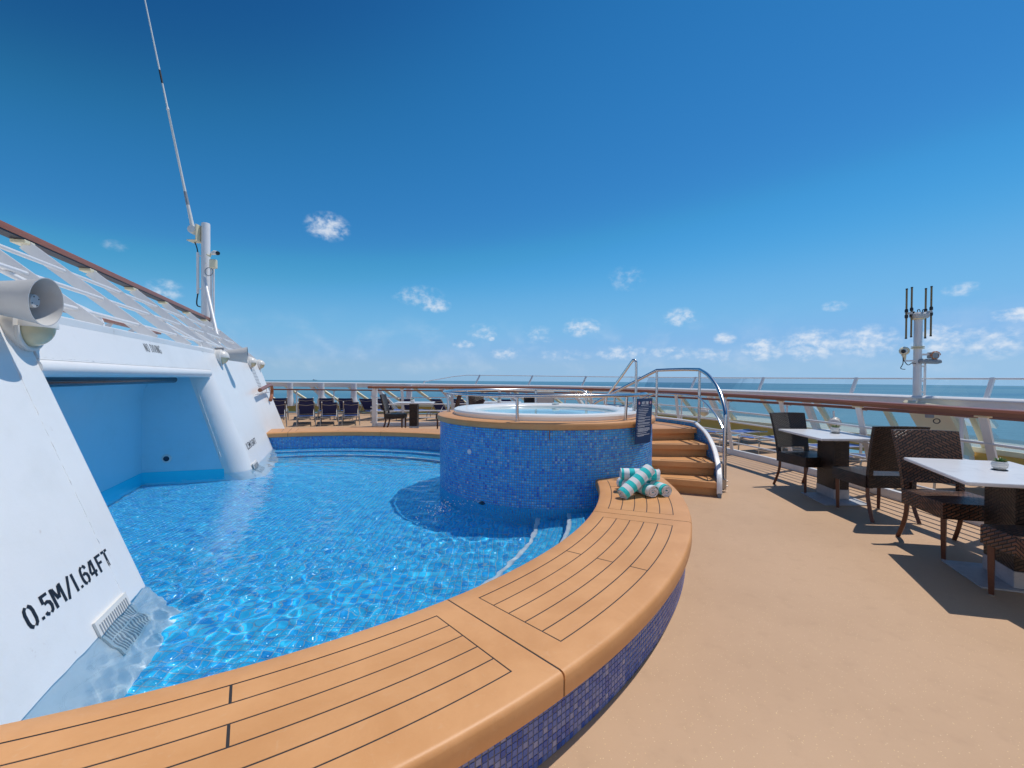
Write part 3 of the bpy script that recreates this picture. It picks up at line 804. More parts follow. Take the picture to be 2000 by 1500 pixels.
mb = MB(); mb.box((1.08, .35, .992), (.08, .05, .018), Quaternion((0, 0, 1), .3), .006); part('control_button', mb, M['acrylic'], tub)
a = math.atan2(5.00 - TY, -.455 - TX) 
mb = MB(); mb.lathe([(0, .014), (.022, .013), (.028, .006), (.030, 0)], 20, (1.386 * math.cos(a), 1.386 * math.sin(a), .555), (math.cos(a), math.sin(a), 0)); part('sensor_lens', mb, M['sign_white'], tub)
mb = MB(); a = R(-92); mb.box((1.3885 * math.cos(a), 1.3885 * math.sin(a), .79), (.006, .012, .10), Quaternion((0, 0, 1), a + PI / 2)); part('rust_stain', mb, simple('rusty_drip', (.30, .12, .06), .7, var=.4, vscale=40), tub)
tw = water_sheet('hot_tub_water', TX - .96, TX + .96, TY - .96, TY + .96, .03, lambda X, Y: np.hypot(X - TX, Y - TY) < .945, .94, [(l * .6, a_, p_, m_ * .18, b_) for (l, a_, p_, m_, b_) in WAVES[4:16]], M['tubwater'])
tw.cycles.is_caustics_caster = True
# guard rail round the tub
gr = thing('tub_guard_rail', 'low polished steel rail curving round the front of the hot tub', 'guard rail', (TX, TY, .915))
def TP(a, r_, z): return (r_ * math.cos(R(a)), r_ * math.sin(R(a)), z - .915)
path = [TP(a, 1.335, 1.195) for a in np.linspace(57, 318 + 0, 80)][:]
path = [TP(56, 1.335, .96), TP(56, 1.335, 1.10), TP(56.5, 1.335, 1.16), TP(59, 1.335, 1.19)] + [TP(a, 1.335, 1.195) for a in np.linspace(63, 332, 84)] + [TP(336, 1.32, 1.195), TP(339, 1.28, 1.195), TP(340, 1.23, 1.19), TP(338.5, 1.19, 1.18), TP(336, 1.18, 1.16), TP(335, 1.18, 1.10), TP(335, 1.18, .985)]
part('rail', MB().tube(path, .0205, 14), M['steel'], gr)
for a in (92, 148, 177, 253, 310):
    mb = MB(); mb.cyl(TP(a, 1.30, .913), TP(a, 1.318, 1.18), .0175, 14); mb.cyl(TP(a, 1.30, .912), TP(a, 1.30, .921), .03, 16); part('post', mb, M['steel'], gr)

# ------------------------------------------------------------------ winding stair beside the tub
stair = thing('tub_stairs', 'four tan winding steps with mosaic side wall climbing beside the hot tub', 'stairs', (TX, TY, 0))
SA = [-21.6, -12.0, -0.8, 10.6, 52]; HR = .17; SR = [(-21.6, 2.15), (-12, 2.17), (-.8, 2.22), (10.6, 2.29), (16, 2.36), (36, 2.45), (52, 2.45), (70, 2.4)]
def stair_r(a): return float(np.interp(a, [s_[0] for s_ in SR], [s_[1] for s_ in SR]))
for k in range(4):
    a0, a1 = SA[k], SA[k + 1] + (1.2 if k < 3 else 0); z = HR * (k + 1)
    n = 6 if k < 3 else 16; A = np.linspace(a0, a1, n + 1)
    inner = [(1.36 * math.cos(R(a)), 1.36 * math.sin(R(a)), z) for a in A]; outer = [((stair_r(a) - .02) * math.cos(R(a)), (stair_r(a) - .02) * math.sin(R(a)), z) for a in A]
    mb = MB(); poly = inner + outer[::-1]; mb.prism(poly, (0, 0, -.072)); tr = part('tread', mb, M['coping'], stair)
    bm_ = bmesh.new(); bm_.from_mesh(tr.data); ed = [e for e in bm_.edges if len(e.link_faces) == 2 and abs(e.verts[0].co.z - z) < 1e-4 and abs(e.verts[1].co.z - z) < 1e-4]
    bmesh.ops.bevel(bm_, geom=ed, offset=.012, segments=3, affect='EDGES', profile=.6); bm_.to_mesh(tr.data); bm_.free()
    tr.data.polygons.foreach_set('use_smooth', [True] * len(tr.data.polygons)); tr.data.set_sharp_from_angle(angle=R(30))
    # black anti slip inlay line
    mb = MB(); zz = z + .0012
    def P3(rr, a): return Vector((rr * math.cos(R(a)), rr * math.sin(R(a)), zz))
    ro = stair_r(a0) - .12; q = [P3(1.50, a0 + 1.6), P3(ro, a0 + 1.4), P3(stair_r(a0 + 8) - .12, min(a0 + 9.0, a1 - 1.5))]
    for i in range(2):
        mb.bar(q[i], q[i + 1], .007, .0022)
    part('inlay', mb, M['caulk'], tr, smooth=False)
    mb = MB(); ar0 = a0 + 1.7; pts = [(1.36 * math.cos(R(ar0)), 1.36 * math.sin(R(ar0))), ((stair_r(a0) - .02) * math.cos(R(ar0)), (stair_r(a0) - .02) * math.sin(R(ar0)))]
    b0, b1 = [Vector((p[0], p[1], 0)) for p in pts]; dn = Vector((-math.sin(R(ar0)), math.cos(R(ar0)), 0))
    mb.prism([b0 + Vector((0, 0, z - HR - .004)), b1 + Vector((0, 0, z - HR - .004)), b1 + Vector((0, 0, z - .071)), b0 + Vector((0, 0, z - .071))], dn * .03); part('riser', mb, M['coping'], stair)
# side wall with white capping
def cap_z(a): return float(np.interp(a, [-23, -22.2, -21, -17, -12, -6, -.8, 5, 10.6, 14, 70], [.03, .12, .205, .29, .385, .485, .575, .655, .715, .745, .745]))
A = np.concatenate([np.linspace(-22.8, 14, 44), np.linspace(15, 66, 40)])
mb = MB(); V = []; F = []
for a in A:
    for rr_, z in ((stair_r(a) - .02, 0), (stair_r(a) - .02, cap_z(a)), (stair_r(a) + .022, cap_z(a)), (stair_r(a) + .022, 0)): V.append((rr_ * math.cos(R(a)), rr_ * math.sin(R(a)), z))
for i in range(len(A) - 1):
    for k in range(3): F.append((i * 4 + k, i * 4 + 4 + k, i * 4 + 5 + k, i * 4 + 1 + k))
F.append((0, 1, 2, 3)); mb.add(V, F); sw = part('side_wall', mb, M['grout'], stair)
mb = MB(); V = []; F = []
for a in A:
    for rr_, dz in ((stair_r(a) - .028, -.012), (stair_r(a) - .028, .008), (stair_r(a) - .018, .016), (stair_r(a) + .022, .016), (stair_r(a) + .030, .008), (stair_r(a) + .030, -.012)):
        V.append((rr_ * math.cos(R(a)), rr_ * math.sin(R(a)), max(.0, cap_z(a) + dz)))
for i in range(len(A) - 1):
    for k in range(6): F.append((i * 6 + k, i * 6 + 6 + k, i * 6 + 6 + (k + 1) % 6, i * 6 + (k + 1) % 6))
F.append(tuple(range(6))); mb.add(V, F); part('wall_cap', mb, M['white_rail'], stair)
Cs = []; Ns = []; pit = .0268
for a in np.arange(-21, 52, math.degrees(pit / 2.25)):
    z = .01 + pit / 2
    while z < cap_z(a) - .02:
        Cs.append(((stair_r(a) - .02) * math.cos(R(a)), (stair_r(a) - .02) * math.sin(R(a)), z)); Ns.append((-math.cos(R(a)), -math.sin(R(a)), 0)); z += pit
Cs = np.array(Cs); Ns = np.array(Ns); Bs = np.tile([0., 0, 1], (len(Cs), 1)); Ts = np.cross(Bs, Ns)
tile_field('tile', M['tile_f'], sw, Cs, Ts, Bs, Ns, pit - .003, pit - .003, .002, tones(len(Cs), .05), (0, 0, 0))
# big handrail of the stair
hr = thing('stair_handrail', 'tall polished steel handrail with mid rail curving down beside the tub steps', 'handrail', (2.62, 5.50, 0))
def HP(x, y, z): return (x - 2.62, y - 5.50, z)
top = crom([HP(2.62, 5.50, .02), HP(2.62, 5.50, .45), HP(2.625, 5.505, .86), HP(2.65, 5.58, 1.02), HP(2.70, 5.85, 1.245), HP(2.745, 6.25, 1.43), HP(2.77, 6.62, 1.525)], 10) + [Vector(HP(2.70, 6.97, 1.535)), Vector(HP(2.56, 7.3, 1.535)), Vector(HP(2.42, 7.49, 1.53)), Vector(HP(1.90, 8.28, 1.14)), Vector(HP(1.62, 8.62, .93)), Vector(HP(1.50, 8.72, .80))]
part('top_rail', MB().tube(top, .0255, 14), M['steel'], hr)
mid = crom([HP(2.63, 5.52, .72), HP(2.66, 5.78, .88), HP(2.70, 6.15, 1.01), HP(2.755, 6.62, 1.125)], 8) + [Vector(HP(2.70, 6.97, 1.14)), Vector(HP(2.56, 7.3, 1.145)), Vector(HP(2.42, 7.49, 1.145)), Vector(HP(1.95, 8.22, .84)), Vector(HP(1.6, 8.62, .60))]
part('mid_rail', MB().tube(mid, .0115, 10), M['steel'], hr)
for (x, y, zb, zt) in ((2.77, 6.62, .75, 1.525), (2.42, 7.49, .75, 1.53), (1.90, 8.28, .3, 1.14)):
    part('post', MB().cyl(HP(x, y, zb), HP(x, y, zt), .02, 14), M['steel'], hr)
mb = MB(); mb.box(HP(2.60, 5.49, .10), (.07, .05, .13), None, .008); mb.cyl(HP(2.66, 5.49, .07), HP(2.50, 5.49, .07), .008, 8); mb.cyl(HP(2.66, 5.49, .13), HP(2.50, 5.49, .13), .008, 8); part('bracket', mb, M['alu'], hr)
# entry grab rail of the tub
gb = thing('tub_grab_rail', 'steel grab rail bent to a peak at the hot tub entry', 'grab rail', (1.62, 6.75, .915))
def GP(x, y, z): return (x - 1.62, y - 6.75, z - .915)
pk = crom([GP(1.80, 6.50, .93), GP(1.80, 6.50, 1.3), GP(1.80, 6.50, 1.58), GP(1.795, 6.507, 1.635), GP(1.775, 6.54, 1.655), GP(1.75, 6.57, 1.63), GP(1.66, 6.71, 1.45), GP(1.50, 6.95, 1.15)], 7)[0:] 
part('rail', MB().tube(pk + [Vector(GP(1.475, 6.99, 1.10)), Vector(GP(1.47, 7.0, 1.0)), Vector(GP(1.48, 6.99, .98)), Vector(GP(1.52, 6.93, .972)), Vector(GP(1.70, 6.65, .972)), Vector(GP(1.74, 6.60, .95)), Vector(GP(1.745, 6.59, .915))], .019, 12), M['steel'], gb)

# ------------------------------------------------------------------ a ship far out on the horizon
fs = thing('distant_ship', 'tiny grey ship far away on the sea horizon at the left', 'ship', (-2290, 5200, -30))
mb = MB(); mb.prism([(-36, 0, -1), (34, 0, -1), (40, 0, 7), (-38, 0, 7)], (0, 12, 0)); part('hull', mb, M['grey'], fs, smooth=False); fs.scale = (.7, .7, .55)
mb = MB(); mb.box((-18, 6, 12), (24, 10, 10)); mb.box((-20, 6, 19), (8, 6, 5)); part('deckhouse', mb, M['lightgrey'], fs, smooth=False)

# inlet nozzle under the tub rim at the water line, with a little spray
na = R(-123); nd = Vector((math.cos(na), math.sin(na), 0))
part('inlet_nozzle', MB().lathe([(0, .012), (.022, .012), (.026, .02), (.036, .018), (.040, 0)], 18, tuple(nd * 1.386 + Vector((0, 0, -.005))), tuple(nd)), M['darkpipe'], tub)
mb = MB(); sr_ = random.Random(21)
for i in range(95):
    t = sr_.random() ** .8; p = Vector((-.35, 4.85, .05)).lerp(Vector((-.86, 4.40, .03)), t) + Vector((sr_.gauss(0, .09), sr_.gauss(0, .10), abs(sr_.gauss(0, .035))))
    rr_ = sr_.uniform(.0025, .0065)
    mb.add([p + Vector(v) * rr_ for v in ((1, 0, 0), (-1, 0, 0), (0, 1, 0), (0, -1, 0), (0, 0, 1.2), (0, 0, -1.2))], [(0, 2, 4), (2, 1, 4), (1, 3, 4), (3, 0, 4), (2, 0, 5), (1, 2, 5), (3, 1, 5), (0, 3, 5)])
ws = part('water_spray', mb, M['plasticwhite'], None); ws['kind'] = 'stuff'
# ================================================================== deckhouse (white raked wall with a recess over the pool)
S0, SE, S1, S2 = -2.5, 3.12, 6.85, 11.6
TOP = 1.785
dh = thing('deckhouse', 'white raked deckhouse wall with a recess opening over the pool, blue pool light painted in', 'deckhouse', tuple(WP0))
def face_grid(fn, nu, nv, mb):
    b = len(mb.v)
    for i in range(nu + 1):
        for j in range(nv + 1): mb.v.append(tuple(fn(i / nu, j / nv)))
    for i in range(nu):
        for j in range(nv):
            a = b + i * (nv + 1) + j; mb.f.append((a, a + nv + 1, a + nv + 2, a + 1)); mb.mi.append(0)
def pillar(plan_low, z0, z1, top=True):
    """plan outline given as function of z -> list of (s, a)"""
    mb = MB(); zs = np.linspace(z0, z1, 9); n = len(plan_low(z0))
    for z in zs:
        for s_, a_ in plan_low(z): mb.v.append(tuple(DH(s_, a_, z)))
    for k in range(len(zs) - 1):
        for i in range(n):
            j = (i + 1) % n; mb.f.append((k * n + i, k * n + j, (k + 1) * n + j, (k + 1) * n + i)); mb.mi.append(0)
    mb.f.append(tuple((len(zs) - 1) * n + i for i in range(n))); mb.mi.append(0)
    return mb
def corner(s_c, a_c, r_, sgn, n=8):
    """rounded corner from the front face to a return face; sgn=+1 the body lies at larger s"""
    out = []
    for i in range(n + 1):
        t = PI / 2 * i / n
        out.append((s_c + sgn * (r_ - r_ * math.cos(t)), a_c + r_ - r_ * math.sin(t)))
    return out                                # from (s_c, a_c+r) round to (s_c+r, a_c)
def plan1(z):
    a = front(z); return [(S0, 3.0), (S0, a)] + corner(SE, a, .05, -1, 5)[::-1] + [(SE, 3.0)]
def plan2(z):
    a = front(z); r_ = .30 - .10 * max(0, z) / 1.8
    return [(S1, 3.0)] + corner(S1, a, r_, 1, 12) + [(S2 - .04, a), (S2, a + .05), (S2, 3.0)]
wpart('wall', pillar(plan1, FZ, TOP), M['white'], dh)
wpart('wall', pillar(plan2, FZ, 1.80), M['white'], dh)
# lintel over the recess with a half round roll along its foot
mb = MB(); zl = 1.47
sec = [(front(zl), zl), (front(TOP), TOP), (3.0, TOP), (3.0, 1.60), (1.40, 1.60), (1.15, 1.56), (.80, 1.50), (front(zl) + .10, 1.44)]
P = [DH(SE - .01, a, z) for a, z in sec]; mb.prism(P, UU * (S1 + .12 - SE)); wpart('lintel', mb, M['white'], dh)
mb = MB(); c_ = (front(1.42) + .044, 1.418); mb.tube([DH(SE - .04, c_[0], c_[1]), DH(S1 + .10, c_[0], c_[1])], .056, 20); wpart('lintel_roll', mb, M['white'], dh)
# recess: back wall, return lining, ceiling cove
mb = MB(); BK = 1.27
cove = [(BK, FZ), (BK, .5), (BK, 1.05), (BK - .02, 1.18), (BK - .08, 1.30), (BK - .18, 1.40), (BK - .32, 1.45), (.62, 1.455)]
for s_ in (SE - .05, S1 + .05): mb.v += [tuple(DH(s_, a, z)) for a, z in cove]
n = len(cove)
for i in range(n - 1): mb.f.append((i, i + 1, n + i + 1, n + i)); mb.mi.append(0)
wpart('recess_wall', mb, M['recess_bounce_blue'], dh)
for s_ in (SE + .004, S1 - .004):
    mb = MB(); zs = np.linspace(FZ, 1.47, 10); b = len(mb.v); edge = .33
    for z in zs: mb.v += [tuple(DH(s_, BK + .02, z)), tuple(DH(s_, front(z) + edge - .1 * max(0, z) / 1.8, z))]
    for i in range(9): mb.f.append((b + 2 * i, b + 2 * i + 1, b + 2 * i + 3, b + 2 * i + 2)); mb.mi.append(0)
    wpart('recess_lining', mb, M['recess_bounce_blue'], dh, smooth=False)
# bright waterline skirting and raised weld beads
mb = MB()
mb.prism([DH(SE, BK - .004, -.45), DH(S1, BK - .004, -.45), DH(S1, BK - .004, .095), DH(SE, BK - .004, .095)], AW * .003)
mb.prism([DH(S1 - .008, BK, -.45), DH(S1 - .008, front(-.1) + .36, -.45), DH(S1 - .008, front(.09) + .31, .085), DH(S1 - .008, BK, .095)], UU * .003)
wpart('waterline_band', mb, M['cyan'], dh, smooth=False)
def bead(pts, r_=.003):
    P = []
    for p, q in zip(pts[:-1], pts[1:]):
        n = max(2, int((Vector(q) - Vector(p)).length / .02))
        for i in range(n): P.append(Vector(p).lerp(Vector(q), i / n) + Vector((rng.normal(0, .0012), rng.normal(0, .0012), rng.normal(0, .0012))))
    P.append(Vector(pts[-1])); return MB().tube(P, [r_ * rng.uniform(.6, 1.3) for _ in P], 6)
wpart('weld_bead', bead([DH(2.86, front(1.46) + .001, 1.46), DH(2.84, front(.5) + .001, .5), DH(2.82, front(.1) + .001, .1)]), M['white'], dh)
wpart('weld_bead', bead([DH(SE - .20, front(1.482) + .002, 1.482), DH(S1 + .18, front(1.482) + .002, 1.482)], .003), M['white'], dh)
wpart('weld_bead', bead([DH(S1 - .002, front(1.25) + .22, 1.25), DH(S1 - .002, front(.25) + .29, .25)], .004), M['white'], dh)
# pipe in the recess and drain
mb = MB(); p0, p1 = DH(SE - .2, .80, 1.325), DH(S1 + .02, .92, 1.330)
mb.tube([p0, p1], .042, 18); wpart('overflow_pipe', mb, M['darkpipe'], dh)
mb = MB(); mb.lathe([(.0, .004), (.034, .004), (.036, .012), (.048, .012), (.056, .004), (.058, 0)], 24, tuple(DH(S1 - .006, 1.00, .265)), tuple(-UU)); wpart('drain_ring', mb, M['white_rail'], dh)
mb = MB(); mb.lathe([(.0, .008), (.040, .008), (.042, .0)], 20, tuple(DH(S1 - .008, 1.00, .265)), tuple(-UU)); wpart('drain_cup', mb, M['darkpipe'], dh)
# skimmer grilles at the foot of each pillar, half under water: frame and bars
def grille(s0, s1, t0, t1, name='skimmer_grille'):
    nrm = (-AW * math.cos(R(20)) + Vector((0, 0, math.sin(R(20))))).normalized(); upv = (AW * math.sin(R(20)) + Vector((0, 0, math.cos(R(20))))).normalized()
    def GPt(s_, t, h): return DH(s_, 0, .02) + upv * t + nrm * h
    mb = MB(); mb.prism([GPt(s0, t0, .001), GPt(s1, t0, .001), GPt(s1, t1, .001), GPt(s0, t1, .001)], nrm * .012)
    fr = wpart(name, mb, M['plasticwhite'], dh)
    mid_ = (t0 + t1) / 2; cnt = int((s1 - s0 - .05) / .021)
    for (ta, tb) in ((t0 + .03, mid_ - .008), (mid_ + .008, t1 - .025)):
        mbs = MB()
        for i in range(cnt):
            s_ = s0 + .028 + (s1 - s0 - .056) * i / (cnt - 1)
            mbs.bar(GPt(s_, ta, .0135), GPt(s_, tb, .0135), .009, .003, side=UU)
        o_ = part('grille_slot', mbs, M['grey'], fr, smooth=False, origin=abs_loc(fr)); o_['kind'] = 'stuff'
        o_.cycles.is_caustics_receiver = True
grille(2.47, 2.83, -.30, .075)
grille(7.05, 7.40, -.30, .075)

# ------------------------------------------------------------------ stencilled lettering
STR = {
 '0': [[(.40, .93), (.24, 1.0), (.10, .86), (.06, .5), (.10, .14), (.24, 0), (.40, .07)][0:0], [(.21, .99), (.10, .88), (.06, .70), (.06, .30), (.10, .12), (.21, .01)], [(.33, .99), (.44, .88), (.48, .70), (.48, .30), (.44, .12), (.33, .01)]],
 '5': [[(.46, .95), (.10, .95), (.09, .60)], [(.14, .56), (.30, .60), (.43, .52), (.47, .32), (.42, .12), (.31, .04)], [(.20, .03), (.08, .10), (.05, .20)]],
 'M': [[(.06, 0), (.06, 1)], [(.62, 0), (.62, 1)], [(.14, .95), (.31, .36)], [(.54, .95), (.37, .36)]],
 '/': [[(.02, -.04), (.42, 1.04)]], '1': [[(.14, 0), (.14, 1)]],
 '6': [[(.24, .99), (.11, .86), (.06, .62), (.06, .30), (.11, .10), (.22, .02)], [(.34, .99), (.44, .90), (.47, .78)], [(.18, .52), (.30, .57), (.43, .48), (.47, .30), (.43, .11), (.33, .02)]],
 '4': [[(.37, 0), (.37, 1)], [(.26, .98), (.05, .34)], [(.04, .27), (.29, .27)], [(.45, .27), (.54, .27)]],
 'F': [[(.08, 0), (.08, 1)], [(.17, .93), (.47, .93)], [(.17, .52), (.40, .52)]], 'T': [[(.25, 0), (.25, .84)], [(.0, .93), (.50, .93)]],
 'N': [[(.06, 0), (.06, 1)], [(.46, 0), (.46, 1)], [(.13, .9), (.39, .1)]], 'O': [[(.21, .99), (.09, .86), (.06, .5), (.09, .14), (.21, .01)], [(.33, .99), (.45, .86), (.48, .5), (.45, .14), (.33, .01)]],
 'D': [[(.07, 0), (.07, 1)], [(.18, .94), (.36, .90), (.46, .70), (.46, .30), (.36, .10), (.18, .06)]], 'I': [[(.10, 0), (.10, 1)]], 'V': [[(.04, 1), (.22, .04)], [(.48, 1), (.30, .04)]],
 'G': [[(.22, .99), (.10, .86), (.06, .5), (.10, .14), (.22, .01)], [(.32, .99), (.43, .90), (.46, .76)], [(.32, .02), (.45, .10), (.46, .44), (.32, .44)]],
}
WID = {'0': .54, '5': .54, 'M': .70, '/': .46, '1': .28, '6': .54, '4': .60, 'F': .50, 'T': .52, 'N': .54, 'O': .55, 'D': .54, 'I': .22, 'V': .54, 'G': .54, '.': .27, ' ': .36}
def stroke(mb, pts, th, to3, thick):
    """a flat stroke with mitred joints and small thickness; to3 maps (x, y, h) to space"""
    P = [Vector((p[0], p[1])) for p in pts]; L = []; Rr = []
    for i in range(len(P)):
        d0 = (P[i] - P[i - 1]).normalized() if i > 0 else None; d1 = (P[i + 1] - P[i]).normalized() if i < len(P) - 1 else None
        dd = ((d0 or d1) + (d1 or d0)).normalized(); n_ = Vector((-dd.y, dd.x)); k = 1 / max(.5, n_.dot(Vector((-(d0 or d1).y, (d0 or d1).x))))
        L.append(P[i] + n_ * th / 2 * k); Rr.append(P[i] - n_ * th / 2 * k)
    for i in range(len(P) - 1):
        q = [L[i], L[i + 1], Rr[i + 1], Rr[i]]; b = [to3(p.x, p.y, 0) for p in q]; t = [to3(p.x, p.y, thick) for p in q]
        mb.add(b + t, [(4, 5, 6, 7), (0, 1, 5, 4), (2, 3, 7, 6), (1, 2, 6, 5), (3, 0, 4, 7)])
def lettering(text, s0, z0, hgt, wscale, th, parent, drop=0.):
    """letters painted on the raked wall, reading along +s"""
    upv = (AW * math.sin(R(20)) + Vector((0, 0, math.cos(R(20))))).normalized(); nrm = (-AW * math.cos(R(20)) + Vector((0, 0, math.sin(R(20))))).normalized()
    x = 0.
    for ch in text:
        if ch != ' ':
            base = DH(s0, front(z0), z0)
            def to3(u, v, h, x=x): return base + UU * ((x + .03 + u * .86) * hgt * wscale) + upv * (v * hgt) + nrm * (.0012 + h)
            mb = MB()
            if ch == '.': stroke(mb, [(.13, .0), (.13, .14)], .15, to3, .0006)
            else:
                for s_ in STR[ch]:
                    if len(s_) > 1: stroke(mb, s_, th, to3, .0006)
            wpart('stencil_letter', mb, M['ink'], parent, smooth=False)
        x += WID[ch]
lettering('0.5M/1.64FT', 2.105, .262, .098, 1.50, .150, dh)
lettering('0.5M/1.64FT', 7.18, .285, .098, 1.50, .150, dh)
lettering('NO DIVING', 4.88, 1.612, .085, 1.25, .075, dh)
# printed notice on the far pillar
mb = MB(); nz0, nz1, ns0, ns1 = 1.12, 1.66, 10.25, 10.75
mb2 = MB(); rr2 = random.Random(5)
for i in range(17):
    z = nz1 - .03 - i * .031; x = ns0 + .02
    while x < ns1 - .06:
        w_ = rr2.uniform(.03, .09); mb2.prism([DH(x, front(z) - .002, z), DH(min(x + w_, ns1), front(z) - .002, z), DH(min(x + w_, ns1), front(z + .012) - .002, z + .012), DH(x, front(z + .012) - .002, z + .012)], -AW * .001); x += w_ + .02
o_ = wpart('printed_notice', mb2, M['grey'], dh, smooth=False); o_['kind'] = 'stuff'
# wooden grab handle fixed to the far end of the wall
gh = thing('wooden_grab_handle', 'short varnished wooden handrail with hooked end on the white wall', 'handrail', tuple(DH(10.3, front(1.1) - .12, 1.1)))
def WH(s_, off, z): return DH(s_, front(1.1) - off, z) - gh.location
part('grip', MB().tube(crom([WH(9.35, .14, 1.12), WH(9.9, .14, 1.155), WH(10.55, .14, 1.19), WH(10.85, .14, 1.185), WH(10.98, .14, 1.10), WH(10.98, .14, .96), WH(10.80, .14, .86)], 8), .038, 14), M['teak'], gh)
for s_ in (9.6, 10.2, 10.7):
    part('bracket', MB().tube([WH(s_, .14, 1.12), WH(s_, .14, 1.04), WH(s_ + .02, .0, 1.03)], .010, 8), M['white_rail'], gh)

# ------------------------------------------------------------------ railing on top of the deckhouse
ur = thing('upper_railing', 'white raked railing with varnished wooden top rail above the deckhouse', 'railing', tuple(DH(6, .7, TOP)))
def UP(s_, a, z): return DH(s_, a, z) - ur.location
RZ, RA = 2.64, 1.60
def rail_sec(w_, h_): return [(-w_ / 2, 0), (-w_ / 2, h_ * .55), (-w_ * .38, h_ * .88), (-w_ * .15, h_), (w_ * .15, h_), (w_ * .38, h_ * .88), (w_ / 2, h_ * .55), (w_ / 2, 0)]
mb = MB(); mb.sweep([UP(s_, RA, RZ) for s_ in np.linspace(-1.0, 11.55, 30)], rail_sec(.12, .075)); part('wooden_handrail', mb, M['teak'], ur)
mb = MB(); mb.sweep([UP(s_, RA, RZ - .014) for s_ in np.linspace(-1.0, 11.55, 30)], [(-.056, 0), (-.056, .013), (.056, .013), (.056, 0)]); part('rail_base', mb, M['underrail'], ur)
BS = [0.3, 1.6, 2.85, 4.08, 5.25, 6.42, 7.6, 8.85, 10.1, 11.3]
for i, s_ in enumerate(BS):
    mb = MB(); mb.bar(UP(s_ + .10, .66, TOP - .02), UP(s_ - .14, RA - .02, RZ - .045), .016, .098, side=UU); st = part('stanchion', mb, M['white_rail'], ur)
    mb = MB(); mb.box(UP(s_ - .14, RA - .01, RZ - .032), (.15, .11, .034), Quaternion((0, 0, 1), math.atan2(UU.y, UU.x)), .004); part('rail_pad', mb, M['cream'], st)
for f in (.14, .42, .70):
    a = .66 + (RA - .66) * f; z = TOP + (RZ - TOP) * f
    part('horizontal_tube', MB().tube([UP(-1, a, z), UP(11.5, a, z)], .018, 10), M['white_rail'], ur)
for k, (s_, e_) in enumerate(((3.45, 4.55), (6.55, 7.6), (7.9, 8.9))):
    part('conduit', MB().tube(crom([UP(s_ - .05, 1.42, 2.42), UP(s_ + .35, 1.15, 2.17), UP(e_ - .35, .92, 1.99), UP(e_ - .08, .84, 1.92), UP(e_, .80, 1.86), UP(e_ + .01, .79, 1.76)], 6), .021, 10), M['white_rail'], ur)
part('cable', MB().tube(crom([UP(2.4, 1.40, 2.42), UP(2.9, 1.46, 2.38), UP(3.2, 1.44, 2.44), UP(3.42, 1.42, 2.43)], 6), .008, 6), M['lightgrey'], ur)
part('junction', MB().tube([UP(3.38, 1.43, 2.43), UP(3.55, 1.34, 2.35)], .028, 10), M['black'], ur)
# bracket arm seen at the left edge
mb = MB(); mb.box(UP(3.0, 1.25, 2.50), (.5, .03, .09), Quaternion((0, 0, 1), math.atan2(UU.y, UU.x)), .004); mb.box(UP(3.22, 1.25, 2.45), (.02, .10, .10), Quaternion((0, 0, 1), math.atan2(UU.y, UU.x))); part('bracket_arm', mb, M['white_rail'], ur)
# railing on the far side of the same roof
fr_ = thing('far_roof_railing', 'second white railing with wooden top on the far side of the deckhouse roof', 'railing', tuple(DH(8, 3.9, TOP)))
def FP(s_, a, z): return DH(s_, a, z) - fr_.location
mb = MB(); mb.sweep([FP(s_, 3.9, RZ) for s_ in np.linspace(3, 16, 20)], rail_sec(.14, .065)); part('wooden_handrail', mb, M['teak'], fr_)
for s_ in np.arange(4, 16, 1.3):
    mb = MB(); mb.prism([FP(s_, 3.9, RZ), FP(s_, 4.02, RZ), FP(s_, 4.95, TOP), FP(s_, 4.45, TOP)], UU * .014); part('stanchion', mb, M['white_rail'], fr_, smooth=False)
for f in (.2, .5, .75): part('horizontal_tube', MB().tube([FP(3, 4.55 - .6 * f, TOP + (RZ - TOP) * f), FP(16, 4.55 - .6 * f, TOP + (RZ - TOP) * f)], .019, 8), M['white_rail'], fr_)
# roof of the deckhouse
mb = MB(); mb.prism([DH(S0, .62, TOP - .06), DH(S2, .62, TOP - .06), DH(S2 + 5, 6.0, TOP - .06), DH(S0, 6.0, TOP - .06)], (0, 0, .05)); wpart('roof', mb, M['white'], dh, smooth=False)

